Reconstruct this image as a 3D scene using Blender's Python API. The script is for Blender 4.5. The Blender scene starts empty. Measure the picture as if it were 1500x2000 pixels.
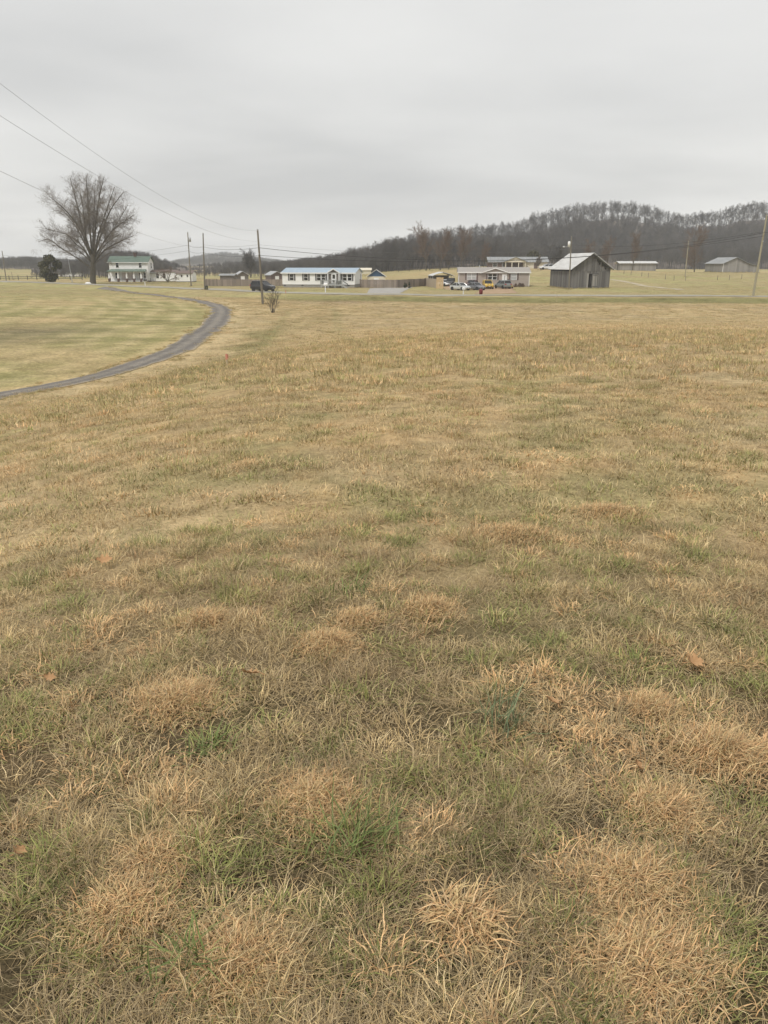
import bpy, math, random
import numpy as np
from mathutils import Matrix, Vector
R = math.radians
# ------------------------------------------------------------------ camera, sky, sun, exposure
scene = bpy.context.scene
COL = scene.collection
PITCH = R(17.9); FPX = 1502.0; CAMZ = 1.6
cd = bpy.data.cameras.new('camera'); cam = bpy.data.objects.new('camera', cd); COL.objects.link(cam)
cd.sensor_fit = 'VERTICAL'; cd.sensor_height = 36.0; cd.lens = 36.0 * FPX / 2000.0
cd.clip_start = 0.05; cd.clip_end = 9000
cam.location = (0, 0, CAMZ); cam.rotation_euler = (R(90) - PITCH, 0, 0)
scene.camera = cam
SUN_EL, SUN_AZ = R(56), R(215)          # azimuth clockwise from +Y: behind the camera, a little to the left
w = bpy.data.worlds.new('World'); scene.world = w; w.use_nodes = True
nt = w.node_tree; nt.nodes.clear()
def N(t, typ, **kw):
    n = t.nodes.new(typ)
    for k, v in kw.items():
        setattr(n, k, v)
    return n
out = N(nt, 'ShaderNodeOutputWorld'); bg = N(nt, 'ShaderNodeBackground')
sky = N(nt, 'ShaderNodeTexSky', sky_type='NISHITA', sun_disc=False, sun_elevation=SUN_EL, sun_rotation=SUN_AZ, dust_density=4.0)
tc = N(nt, 'ShaderNodeTexCoord'); sep = N(nt, 'ShaderNodeSeparateXYZ'); nt.links.new(tc.outputs['Generated'], sep.inputs[0])
mz = N(nt, 'ShaderNodeMath', operation='MAXIMUM'); mz.inputs[1].default_value = 0.0; nt.links.new(sep.outputs['Z'], mz.inputs[0])
az_ = N(nt, 'ShaderNodeMath', operation='ADD'); az_.inputs[1].default_value = 0.10; nt.links.new(mz.outputs[0], az_.inputs[0])
dv = N(nt, 'ShaderNodeVectorMath', operation='DIVIDE'); nt.links.new(tc.outputs['Generated'], dv.inputs[0])
cmb = N(nt, 'ShaderNodeCombineXYZ')
for i in range(3): nt.links.new(az_.outputs[0], cmb.inputs[i])
nt.links.new(cmb.outputs[0], dv.inputs[1])
mp = N(nt, 'ShaderNodeMapping'); mp.inputs['Scale'].default_value = (0.36, 0.44, 0.0); mp.inputs['Location'].default_value = (3.1, 1.3, 0); mp.inputs['Rotation'].default_value = (0, 0, R(12))
nt.links.new(dv.outputs[0], mp.inputs['Vector'])
cn = N(nt, 'ShaderNodeTexNoise'); cn.inputs['Scale'].default_value = 1.0; cn.inputs['Detail'].default_value = 7; cn.inputs['Roughness'].default_value = 0.47; cn.inputs['Distortion'].default_value = 0.2
nt.links.new(mp.outputs[0], cn.inputs['Vector'])
cr = N(nt, 'ShaderNodeValToRGB')
cr.color_ramp.elements[0].position = 0.30; cr.color_ramp.elements[0].color = (0.385, 0.386, 0.382, 1)
cr.color_ramp.elements[1].position = 0.72; cr.color_ramp.elements[1].color = (0.590, 0.586, 0.568, 1)
nt.links.new(cn.outputs['Fac'], cr.inputs[0])
sc_ = N(nt, 'ShaderNodeVectorMath', operation='SCALE'); sc_.inputs['Scale'].default_value = 0.10; nt.links.new(sky.outputs[0], sc_.inputs[0])
mx = N(nt, 'ShaderNodeMix', data_type='RGBA'); mx.inputs['Factor'].default_value = 0.94
nt.links.new(sc_.outputs[0], mx.inputs['A']); nt.links.new(cr.outputs[0], mx.inputs['B'])
nt.links.new(mx.outputs['Result'], bg.inputs['Color']); bg.inputs['Strength'].default_value = 1.0
nt.links.new(bg.outputs[0], out.inputs[0])
sl = bpy.data.lights.new('sun', 'SUN'); sun = bpy.data.objects.new('sun', sl); COL.objects.link(sun)
sl.energy = 1.5; sl.angle = R(11); sl.color = (1.0, 0.97, 0.92)
sun.rotation_euler = Vector((-math.sin(SUN_AZ) * math.cos(SUN_EL), -math.cos(SUN_AZ) * math.cos(SUN_EL), -math.sin(SUN_EL))).to_track_quat('-Z', 'Y').to_euler()
scene.view_settings.view_transform = 'Standard'; scene.view_settings.look = 'None'
scene.view_settings.gamma = 1.0; scene.view_settings.exposure = 0.70
scene.render.engine = 'CYCLES'
scene.cycles.max_bounces = 5; scene.cycles.diffuse_bounces = 2; scene.cycles.volume_bounces = 1; scene.cycles.use_light_tree = False
scene.cycles.transparent_max_bounces = 12; scene.cycles.use_denoising = True; scene.cycles.sample_clamp_indirect = 3.0

# ------------------------------------------------------------------ small maths
RNG = np.random.default_rng(7)
def sstep(a, b, x):
    t = np.clip((x - a) / (b - a), 0, 1); return t * t * (3 - 2 * t)
def _h(ix, iy, seed):
    n = (ix.astype(np.int64) * 374761393 + iy.astype(np.int64) * 668265263 + seed * 974711) & 0xFFFFFFFF
    n = ((n ^ (n >> 13)) * 1274126177) & 0xFFFFFFFF
    return ((n ^ (n >> 16)) & 0xFFFF) / 65535.0
def vnoise(x, y, scale, seed=0, octs=3):
    x = np.asarray(x, float) / scale; y = np.asarray(y, float) / scale
    tot = 0; amp = 1; s = 0
    for o in range(octs):
        ix = np.floor(x); iy = np.floor(y); fx = x - ix; fy = y - iy
        fx = fx * fx * (3 - 2 * fx); fy = fy * fy * (3 - 2 * fy)
        a = _h(ix, iy, seed + o); b = _h(ix + 1, iy, seed + o); c = _h(ix, iy + 1, seed + o); d = _h(ix + 1, iy + 1, seed + o)
        tot = tot + amp * ((a * (1 - fx) + b * fx) * (1 - fy) + (c * (1 - fx) + d * fx) * fy); s += amp
        amp *= .5; x = x * 2.03 + 17.3; y = y * 2.03 + 9.1
    return tot / s
def polydist(x, y, pts):
    x = np.asarray(x, float); y = np.asarray(y, float); best = np.full(x.shape, 1e9)
    for (ax, ay), (bx, by) in zip(pts[:-1], pts[1:]):
        dx, dy = bx - ax, by - ay
        t = np.clip(((x - ax) * dx + (y - ay) * dy) / (dx * dx + dy * dy + 1e-9), 0, 1)
        best = np.minimum(best, np.hypot(x - ax - t * dx, y - ay - t * dy))
    return best
def ray(px, py):
    a = (px - 750) / FPX; b = (1000 - py) / FPX
    c, s = math.cos(PITCH), math.sin(PITCH)
    return np.array([a, c + b * s, -s + b * c])
def at(px, py, Y):
    d = ray(px, py); return np.array([0, 0, CAMZ]) + d * (Y / d[1])

# ------------------------------------------------------------------ terrain
ROAD = [(160, 100), (95, 111), (57, 117), (20, 120), (2, 122.5), (-8, 126.5), (-21, 137), (-35, 152), (-61, 178), (-110, 222), (-190, 290)]
BUMPX = [-400, -40, -8, 16, 41, 80, 107, 200, 500]; BUMPZ = [0, 0, 1.6, 3.0, 3.8, 2.8, 2.2, 2.0, 2.0]
def T(x, y):
    x = np.asarray(x, float); y = np.asarray(y, float)
    d = np.hypot(x, y); az = np.degrees(np.arctan2(x, np.maximum(y, 1e-6))); az = np.where(y <= 0, np.sign(x) * 90, az)
    toe = np.interp(az, [-90, -45, -30, -20, -8, 0, 12, 26, 60, 90], [30, 28, 29, 37, 53, 64, 74, 84, 90, 90])
    toe = np.where(y < 0, 60.0, toe)
    r = np.clip(d / toe, 0, 1.0)
    prof = .45 * np.clip(r, 0, 1) + .55 * (r * r * (3 - 2 * r)); prof = prof - .10 * np.sin(np.clip(r, 0, 1) * math.pi) * (az > -100)
    z = -3.4 * prof
    z = z - 0.85 * np.exp(-(((x + 20) / 12) ** 2 + ((y - 35) / 12) ** 2))
    z = z + 0.95 * np.exp(-(((x + 46) / 20) ** 2 + ((y - 88) / 30) ** 2))
    bump = np.interp(x, BUMPX, BUMPZ)
    z = z + bump * sstep(183, 268, y)
    z = z + 1.6 * sstep(300, 600, y) * sstep(20, -120, x)
    rd = polydist(x, y, ROAD)
    z = z + 0.45 * (1 - sstep(3.2, 6.0, rd)) - 0.22 * np.exp(-((rd - 8.5) / 3.0) ** 2)
    z = z + (vnoise(x, y, 9.0, 3, 2) - .5) * 0.22 * sstep(1.0, 12, d) + (vnoise(x, y, 1.3, 5, 2) - .5) * .05
    return z
def TZ(x, y): return float(T(np.array([x]), np.array([y]))[0])
_t = np.geomspace(1.0, 1500, 6000)
def ground(px, py):
    d = ray(px, py); P = np.array([0, 0, CAMZ])[None] + d[None] * _t[:, None]
    below = P[:, 2] < T(P[:, 0], P[:, 1])
    i = int(np.argmax(below)) if below.any() else len(_t) - 1
    return P[i]
def onground(px, Y, py=540):
    p = at(px, py, Y); return (float(p[0]), float(Y), TZ(p[0], Y))

DRIVE_PX = [(-90, 796), (0, 774), (100, 755), (200, 733), (300, 702), (360, 675), (405, 645), (427, 622), (432, 606), (415, 595), (370, 585), (300, 576), (235, 568), (196, 562.5)]
_dp = [ground(*p)[:2] for p in DRIVE_PX]
# smooth the centre line (Catmull-Rom)
def crom(pts, n):
    pts = [np.array(p, float) for p in pts]; pts = [2 * pts[0] - pts[1]] + pts + [2 * pts[-1] - pts[-2]]; o = []
    for i in range(1, len(pts) - 2):
        p0, p1, p2, p3 = pts[i - 1:i + 3]
        for k in range(n):
            t = k / n
            o.append(.5 * (2 * p1 + (p2 - p0) * t + (2 * p0 - 5 * p1 + 4 * p2 - p3) * t * t + (3 * p1 - p0 - 3 * p2 + p3) * t ** 3))
    o.append(pts[-2]); return o
DRIVE = [tuple(p) for p in crom(_dp, 14)]
for _ in range(6):
    DRIVE = [DRIVE[0]] + [tuple((np.array(DRIVE[i - 1]) + 2 * np.array(DRIVE[i]) + np.array(DRIVE[i + 1])) / 4) for i in range(1, len(DRIVE) - 1)] + [DRIVE[-1]]
DRIVE_C = DRIVE[::4] + [DRIVE[-1]]
SWALE = [tuple(ground(*p)[:2]) for p in [(150, 800), (260, 768), (390, 733), (470, 700), (520, 672), (560, 640), (640, 615)]]
MOWN = [tuple(ground(*p)[:2]) for p in [(572, 725), (588, 680), (600, 640), (612, 605)]]
SPOTS = []   # coloured grass spots: x, y, rx, ry, kind
def spot(px, py, rx, ry, k): g = ground(px, py); SPOTS.append((g[0], g[1], rx, ry, k))
spot(40, 650, 5, 9, 'dark'); spot(100, 625, 3, 6, 'tan'); spot(690, 590, 6, 5, 'pinkish'); spot(640, 588, 5, 3, 'green'); spot(1000, 600, 10, 5, 'grey')
TAN = np.array((.525, .395, .215)); ORA = np.array((.60, .405, .205)); GRN = np.array((.28, .265, .115)); YGR = np.array((.475, .395, .200))
GBR = np.array((.42, .325, .195)); DKG = np.array((.22, .205, .085)); PALE = np.array((.60, .485, .285))
def lerp(a, b, t): return a * (1 - t[..., None]) + b * t[..., None]
def leftlawn(x, y):
    """1 left of the gravel drive"""
    xs = np.array([p[0] for p in DRIVE[:-30]]); ys = np.array([p[1] for p in DRIVE[:-30]])
    dx = np.interp(y, ys, xs) if np.all(np.diff(ys) > 0) else np.interp(y, np.sort(ys), xs[np.argsort(ys)])
    return sstep(0.6, -0.6, x - dx) * (y > 20)
def colf(x, y):
    x = np.asarray(x, float); y = np.asarray(y, float); d = np.hypot(x, y)
    c = np.broadcast_to(TAN, x.shape + (3,)).copy()
    n1 = vnoise(x, y, 5.0, 11, 3); n2 = vnoise(x, y, 1.1, 23, 3); n3 = vnoise(x, y * .6, 14.0, 31, 2); n4 = vnoise(x, y, .6, 47, 2)
    c = lerp(c, PALE, sstep(.52, .75, vnoise(x, y, 2.2, 71, 2)) * .45)
    c = lerp(c, GRN, sstep(.50, .74, n2) * (.50 - .22 * sstep(8, 25, d)) )
    c = lerp(c, GBR, sstep(.5, .72, n1) * .55)
    c = lerp(c, ORA, sstep(.56, .72, n4) * .55 * sstep(22, 6, d))
    c = lerp(c, ORA, sstep(.42, .66, n3) * sstep(10, 26, d) * sstep(75, 40, d) * .48)
    # left lawn: yellow green with mown streaks
    ll = leftlawn(x, y) * sstep(24, 28, y)
    st = vnoise((x + .12 * y) * .16, (y - .10 * x) * .85, 1.35, 61, 3)
    lc = lerp(np.broadcast_to(YGR, c.shape).copy(), DKG * 1.3, sstep(.44, .62, st) * .85)
    dd = polydist(x, y, DRIVE_C); sw = .5 + .5 * np.sin(dd * 2 * math.pi / 2.7 + 5 * vnoise(x, y, 7.0, 63, 2))
    lc = lerp(lc, DKG * 1.3, sstep(.3, .9, sw) * .48 * (.35 + vnoise(x, y, 3, 65, 2))); lc = lerp(lc, PALE, sstep(.35, .0, sw) * .3)
    lc = lerp(lc, TAN, sstep(.5, .7, vnoise(x, y, 9, 67, 2)) * .6)
    c = lerp(c, lc, ll)
    # strip between drive and swale: pale yellow
    dd = polydist(x, y, DRIVE_C)
    c = lerp(c, PALE * .92, sstep(5.5, 2.0, dd) * (1 - ll) * .45)
    c = lerp(c, ORA * .9, sstep(2.6, 1.2, dd) * sstep(.48, .66, vnoise(x, y, 3.0, 83, 2)) * .25)
    sd = polydist(x, y, SWALE); nn = vnoise(x, y, 2.5, 91, 3)
    c = lerp(c, DKG * .95, sstep(2.6, .5, sd + (nn - .5) * 3.5) * .8)
    ms_ = polydist(x, y, MOWN); c = lerp(c, TAN * .95, sstep(2.6, 1.9, ms_) * .7); c = lerp(c, DKG * 1.2, np.exp(-((ms_ - 2.5) / .35) ** 2) * .5)
    # bank of the road
    rd = polydist(x, y, ROAD); near = (y < 128 - .0 * x)
    c = lerp(c, DKG * 1.05, sstep(16, 8, rd + (nn - .5) * 6) * sstep(3.0, 4.5, rd) * .95 * near)
    c = lerp(c, YGR * .78, sstep(118, 135, y) * (rd > 3) * .88)
    c = lerp(c, GRN * 1.35, sstep(118, 135, y) * sstep(.44, .66, vnoise(x * .6, y, 7.0, 101, 3)) * .62)
    c = lerp(c, TAN * .98, sstep(190, 260, y) * sstep(.45, .6, vnoise(x * .5, y, 25, 103, 2)) * .6)
    for sx, sy, rx, ry, k in SPOTS:
        f = np.exp(-(((x - sx) / rx) ** 2 + ((y - sy) / ry) ** 2)) * (.5 + nn * .8)
        kc = {'dark': np.array((.19, .165, .10)), 'tan': TAN, 'pinkish': np.array((.37, .27, .18)), 'green': DKG * .9, 'grey': GBR}[k]
        c = lerp(c, kc, np.clip(f, 0, 1) * .8)
    return c

# ------------------------------------------------------------------ mesh helpers
def link(o, parent=None):
    COL.objects.link(o)
    if parent is not None: o.parent = parent
    return o
def mesh_np(name, V, F, mat=None, smooth=False, cols=None):
    V = np.asarray(V, np.float32); F = np.asarray(F, np.int32)
    me = bpy.data.meshes.new(name); nf, k = F.shape
    me.vertices.add(len(V)); me.vertices.foreach_set('co', V.ravel())
    me.loops.add(nf * k); me.loops.foreach_set('vertex_index', F.ravel())
    me.polygons.add(nf); me.polygons.foreach_set('loop_start', np.arange(0, nf * k, k, dtype=np.int32))
    me.polygons.foreach_set('loop_total', np.full(nf, k, np.int32))
    if smooth: me.polygons.foreach_set('use_smooth', np.ones(nf, bool))
    me.update(calc_edges=True)
    if cols is not None:
        ca = me.color_attributes.new('Col', 'FLOAT_COLOR', 'POINT')
        cc = np.ones((len(V), 4), np.float32); cc[:, :3] = cols; ca.data.foreach_set('color', cc.ravel())
    if mat: me.materials.append(mat)
    return me
class MB:
    def __init__(s): s.V = []; s.F = []; s.M = Matrix()
    def add(s, vs, fs):
        b = len(s.V); s.V += [tuple(s.M @ Vector(v)) for v in vs]; s.F += [tuple(b + i for i in f) for f in fs]; return s
    def box(s, x0, x1, y0, y1, z0, z1):
        return s.add([(x0, y0, z0), (x1, y0, z0), (x1, y1, z0), (x0, y1, z0), (x0, y0, z1), (x1, y0, z1), (x1, y1, z1), (x0, y1, z1)],
                     [(0, 3, 2, 1), (4, 5, 6, 7), (0, 1, 5, 4), (1, 2, 6, 5), (2, 3, 7, 6), (3, 0, 4, 7)])
    def prism(s, poly, y0, y1):
        """polygon in (x,z), extruded along y"""
        n = len(poly)
        return s.add([(x, y0, z) for x, z in poly] + [(x, y1, z) for x, z in poly],
                     [tuple(range(n)), tuple(range(2 * n - 1, n - 1, -1))] + [(i, n + i, n + (i + 1) % n, (i + 1) % n) for i in range(n)])
    def tube(s, pts, rads, n=8, cap=True):
        pts = [Vector(p) for p in pts]; vs = []; fs = []
        for i, p in enumerate(pts):
            t = (pts[min(i + 1, len(pts) - 1)] - pts[max(i - 1, 0)]).normalized()
            u = t.cross(Vector((0, 1, 0)) if abs(t.y) < .9 else Vector((1, 0, 0))).normalized(); v = t.cross(u)
            r = rads[i] if hasattr(rads, '__len__') else rads
            vs += [tuple(p + r * (math.cos(2 * math.pi * k / n) * u + math.sin(2 * math.pi * k / n) * v)) for k in range(n)]
        for i in range(len(pts) - 1):
            fs += [(i * n + k, i * n + (k + 1) % n, (i + 1) * n + (k + 1) % n, (i + 1) * n + k) for k in range(n)]
        if cap: fs += [tuple(range(n - 1, -1, -1)), tuple(range((len(pts) - 1) * n, len(pts) * n))]
        return s.add(vs, fs)
    def build(s, name, mat, parent=None, smooth=False):
        me = bpy.data.meshes.new(name); me.from_pydata(s.V, [], s.F); me.update()
        if smooth:
            me.polygons.foreach_set('use_smooth', [True] * len(me.polygons))
        me.materials.append(mat)
        return link(bpy.data.objects.new(name, me), parent)
def tag(o, label, cat, group=None, kind=None):
    if label: o['label'] = label
    if cat: o['category'] = cat
    if group: o['group'] = group
    if kind: o['kind'] = kind
    return o
def thing(name, label, cat, loc, rz=0, group=None):
    o = bpy.data.objects.new(name, None); COL.objects.link(o); o.location = loc; o.rotation_euler = (0, 0, rz); o.empty_display_size = .3
    return tag(o, label, cat, group)
def struct(o): o['kind'] = 'structure'; return o
def wallM(x, y, z, deg): return Matrix.Translation((x, y, z)) @ Matrix.Rotation(R(deg), 4, 'Z')

# ------------------------------------------------------------------ materials
def pbr(name, c1, c2=None, scale=3.0, rough=.7, stretch=(1, 1, 1), bump=0.0, metallic=0.0, rand=0.0, detail=4, spec=.3, coat=0.0):
    m = bpy.data.materials.new(name); m.use_nodes = True; t = m.node_tree; b = t.nodes['Principled BSDF']
    b.inputs['Roughness'].default_value = rough; b.inputs['Metallic'].default_value = metallic; b.inputs['Specular IOR Level'].default_value = spec
    b.inputs['Coat Weight'].default_value = coat
    src = None
    if c2 is not None:
        co = N(t, 'ShaderNodeTexCoord'); ma = N(t, 'ShaderNodeMapping'); ma.inputs['Scale'].default_value = stretch
        no = N(t, 'ShaderNodeTexNoise'); no.inputs['Scale'].default_value = scale; no.inputs['Detail'].default_value = detail; no.inputs['Roughness'].default_value = .6
        t.links.new(co.outputs['Object'], ma.inputs[0]); t.links.new(ma.outputs[0], no.inputs['Vector'])
        ra = N(t, 'ShaderNodeValToRGB'); ra.color_ramp.elements[0].position = .32; ra.color_ramp.elements[1].position = .68
        ra.color_ramp.elements[0].color = (*c1, 1); ra.color_ramp.elements[1].color = (*c2, 1)
        t.links.new(no.outputs['Fac'], ra.inputs[0]); src = ra.outputs[0]
        if bump:
            bp = N(t, 'ShaderNodeBump'); bp.inputs['Strength'].default_value = bump; bp.inputs['Distance'].default_value = .02
            t.links.new(no.outputs['Fac'], bp.inputs['Height']); t.links.new(bp.outputs[0], b.inputs['Normal'])
    if rand:
        oi = N(t, 'ShaderNodeObjectInfo'); mr = N(t, 'ShaderNodeMapRange'); mr.inputs['To Min'].default_value = 1 - rand; mr.inputs['To Max'].default_value = 1 + rand
        t.links.new(oi.outputs['Random'], mr.inputs[0]); vm = N(t, 'ShaderNodeVectorMath', operation='SCALE')
        if src: t.links.new(src, vm.inputs[0])
        else: vm.inputs[0].default_value = c1
        t.links.new(mr.outputs[0], vm.inputs['Scale']); src = vm.outputs[0]
    if src: t.links.new(src, b.inputs['Base Color'])
    else: b.inputs['Base Color'].default_value = (*c1, 1)
    return m
M = {}
M['white'] = pbr('white_siding', (.74, .74, .71), (.80, .80, .78), .8, .55, (1, 1, 4))
M['white_old'] = pbr('white_painted_board', (.76, .755, .735), (.83, .82, .805), 1.2, .65, (1, 1, 5))
M['trim'] = pbr('white_trim', (.78, .78, .76), (.70, .70, .69), 2, .5)
M['beige'] = pbr('beige_vinyl_siding', (.33, .285, .25), (.37, .32, .285), .7, .6, (1, 1, 4))
M['cream'] = pbr('cream_siding', (.60, .55, .44), (.66, .61, .50), .7, .6)
M['pink'] = pbr('pinkish_board_wall', (.60, .53, .49), (.66, .59, .55), .9, .7)
M['green_roof'] = pbr('green_metal_roof', (.105, .150, .118), (.135, .185, .148), 1.2, .45, (6, 1, 1), metallic=.1)
M['blue_roof'] = pbr('pale_blue_metal_roof', (.33, .43, .52), (.40, .49, .57), .7, .35, (5, 1, 1), metallic=.15)
M['grey_shingle'] = pbr('grey_brown_shingle', (.27, .25, .23), (.34, .315, .29), 6, .9, bump=.4)
M['tin'] = pbr('pale_tin_roof', (.49, .485, .47), (.66, .66, .645), .6, .42, (4, .5, 1), metallic=.15)
M['tin_old'] = pbr('weathered_tin_roof', (.21, .22, .22), (.33, .34, .34), .5, .5, (4, .5, 1), metallic=.15)
M['rust_roof'] = pbr('rust_red_metal_roof', (.125, .092, .080), (.18, .135, .118), 1.2, .7)
M['block'] = pbr('grey_block_skirting', (.26, .25, .225), (.33, .315, .285), 2.2, .9, bump=.3)
M['brick'] = pbr('dark_brick', (.07, .045, .04), (.13, .085, .07), 6, .9)
M['greyslat'] = pbr('grey_brown_cladding', (.13, .115, .10), (.17, .15, .13), 2, .8)
M['shutter'] = pbr('grey_shutter', (.13, .125, .125), (.16, .155, .155), 3, .7)
M['shutter_b'] = pbr('brown_shutter', (.12, .085, .08), (.15, .11, .10), 3, .7)
M['glass'] = pbr('window_glass', (.012, .013, .014), rough=.08, spec=.6)
M['curtain'] = pbr('pale_blind_behind_glass', (.36, .37, .37), (.44, .45, .45), 4, .3)
M['deck'] = pbr('grey_painted_deck', (.36, .37, .36), (.44, .45, .44), 3, .7)
M['deckdark'] = pbr('dark_painted_rail', (.06, .065, .06), (.09, .095, .09), 3, .7)
M['barn'] = pbr('weathered_barn_board', (.085, .081, .077), (.185, .177, .168), 2.4, .9, (6, 6, .35), bump=.4, rand=.35)
M['barn2'] = pbr('grey_barn_board', (.21, .20, .185), (.30, .285, .265), 2.0, .9, (6, 6, .35), bump=.4, rand=.2)
M['fence'] = pbr('weathered_fence_board', (.19, .155, .13), (.27, .225, .19), 2.0, .9, (5, 5, .5), bump=.3, rand=.25)
M['fence_new'] = pbr('fresh_pine_board', (.44, .31, .17), (.54, .40, .23), 2.0, .8, (5, 5, .5), rand=.12)
M['fence_mid'] = pbr('ageing_pine_board', (.33, .265, .195), (.41, .34, .26), 2.0, .85, (5, 5, .5), rand=.15)
M['darkrail'] = pbr('dark_creosote_rail', (.030, .027, .025), (.055, .05, .046), 3, .8, rand=.2)
M['pole'] = pbr('weathered_pole_wood', (.13, .115, .09), (.20, .18, .145), 1.5, .9, (4, 4, .3), bump=.3, rand=.15)
M['pole_pale'] = pbr('pale_treated_pole', (.27, .245, .17), (.34, .31, .22), 1.5, .9, (4, 4, .3), bump=.3)
M['galv'] = pbr('galvanised_metal', (.38, .39, .40), (.46, .47, .48), 3, .5, metallic=.4)
M['wire'] = pbr('black_cable', (.05, .05, .05), rough=.6)
M['wire_al'] = pbr('aluminium_cable', (.22, .22, .22), rough=.5, metallic=.3)
M['bark'] = pbr('grey_brown_bark', (.075, .065, .05), (.13, .115, .09), 2.5, .95, (3, 3, .4), bump=.5)
M['twig'] = pbr('brown_grey_twig', (.165, .14, .118), (.22, .188, .16), 2, .9)
M['twig_red'] = pbr('reddish_twig', (.145, .100, .072), (.19, .135, .10), 2, .9)
M['twig_grey'] = pbr('grey_twig', (.086, .080, .076), (.128, .118, .111), 2, .9, rand=.34)
M['litter'] = pbr('leaf_litter', (.13, .108, .094), (.185, .152, .130), .12, .95, detail=8)
M['cedar'] = pbr('cedar_foliage', (.045, .048, .026), (.125, .115, .065), 1.1, .9, rand=.1)
M['shrubleaf'] = pbr('dark_shrub_foliage', (.018, .028, .014), (.04, .05, .025), 4, .9)
M['concrete'] = pbr('concrete', (.29, .275, .25), (.36, .345, .32), .8, .9)
M['asphalt'] = pbr('worn_pale_asphalt', (.28, .262, .215), (.37, .345, .28), .8, .9, bump=.2)
M['yellowpaint'] = pbr('yellow_road_paint', (.42, .31, .06), rough=.8)
M['dirt'] = pbr('bare_dirt', (.30, .20, .12), (.40, .285, .18), .5, .95, detail=8)
M['track'] = pbr('pale_dirt_track', (.38, .32, .22), (.46, .40, .29), .6, .95, detail=8)
M['stake'] = pbr('pale_wood_stake', (.45, .36, .25), rough=.8)
M['flag'] = pbr('pink_flagging_tape', (.58, .25, .18), rough=.7)
M['red'] = pbr('dark_red_paint', (.14, .018, .022), (.19, .03, .035), 3, .5)
M['black'] = pbr('black_plastic', (.018, .018, .019), rough=.5)
M['tyre'] = pbr('tyre_rubber', (.022, .022, .022), rough=.85)
M['rim'] = pbr('alloy_rim', (.42, .43, .44), rough=.35, metallic=.7)
M['lamp'] = pbr('headlamp_lens', (.75, .75, .72), rough=.15, spec=.6)
M['tail'] = pbr('red_tail_lens', (.35, .02, .02), rough=.2, spec=.6)
M['plate'] = pbr('licence_plate', (.6, .6, .58), rough=.5)
M['bluegable'] = pbr('blue_painted_gable', (.040, .085, .155), (.055, .105, .185), 2, .7)
M['leaf'] = pbr('dry_oak_leaf', (.33, .185, .085), (.46, .28, .14), 25, .8, bump=.3)
def paint(name, c): return pbr(name, c, rough=.28, spec=.5, coat=.6)
for nme, c in (('black', (.010, .010, .012)), ('silver', (.46, .47, .46)), ('white', (.70, .71, .72)), ('greyblue', (.135, .14, .155)), ('maroon', (.085, .022, .026)), ('yellow', (.60, .40, .045)), ('greygreen', (.20, .225, .22))):
    M['paint_' + nme] = paint(nme + '_car_paint', c)

def grass_ground():
    m = bpy.data.materials.new('field_thatch'); m.use_nodes = True; t = m.node_tree; b = t.nodes['Principled BSDF']; b.inputs['Roughness'].default_value = .95; b.inputs['Specular IOR Level'].default_value = .1
    a = N(t, 'ShaderNodeAttribute', attribute_name='Col'); g = N(t, 'ShaderNodeNewGeometry')
    cd_ = N(t, 'ShaderNodeVectorMath', operation='DISTANCE'); t.links.new(g.outputs['Position'], cd_.inputs[0])
    def noise(scale, det, st=(1, 1, 1)):
        ma = N(t, 'ShaderNodeMapping'); ma.inputs['Scale'].default_value = st; t.links.new(g.outputs['Position'], ma.inputs[0])
        n = N(t, 'ShaderNodeTexNoise'); n.inputs['Scale'].default_value = scale; n.inputs['Detail'].default_value = det; n.inputs['Roughness'].default_value = .65
        t.links.new(ma.outputs[0], n.inputs['Vector']); return n.outputs['Fac']
    f1 = noise(5.0, 6); f2 = noise(.8, 5, (.5, 1, 1)); f3 = noise(28, 3)
    def mr(s, lo, hi, a0=.3, a1=.7):
        n = N(t, 'ShaderNodeMapRange'); n.inputs['From Min'].default_value = a0; n.inputs['From Max'].default_value = a1
        n.inputs['To Min'].default_value = lo; n.inputs['To Max'].default_value = hi; t.links.new(s, n.inputs[0]); return n.outputs[0]
    k = N(t, 'ShaderNodeMath', operation='MULTIPLY'); t.links.new(mr(f1, .62, 1.22), k.inputs[0]); t.links.new(mr(f2, .76, 1.2), k.inputs[1])
    v = N(t, 'ShaderNodeVectorMath', operation='SCALE'); t.links.new(a.outputs['Color'], v.inputs[0]); t.links.new(k.outputs[0], v.inputs['Scale'])
    gm = N(t, 'ShaderNodeMix', data_type='RGBA'); t.links.new(mr(noise(2.1, 5), 0, .42, .5, .72), gm.inputs['Factor']); t.links.new(v.outputs[0], gm.inputs['A']); gm.inputs['B'].default_value = (.20, .19, .075, 1)
    t.links.new(gm.outputs['Result'], b.inputs['Base Color'])
    bp = N(t, 'ShaderNodeBump'); bp.inputs['Strength'].default_value = .8; bp.inputs['Distance'].default_value = .06
    s_ = N(t, 'ShaderNodeMath', operation='ADD'); t.links.new(f1, s_.inputs[0]); t.links.new(f3, s_.inputs[1])
    t.links.new(s_.outputs[0], bp.inputs['Height']); t.links.new(bp.outputs[0], b.inputs['Normal'])
    return m
M['field'] = grass_ground()
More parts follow.
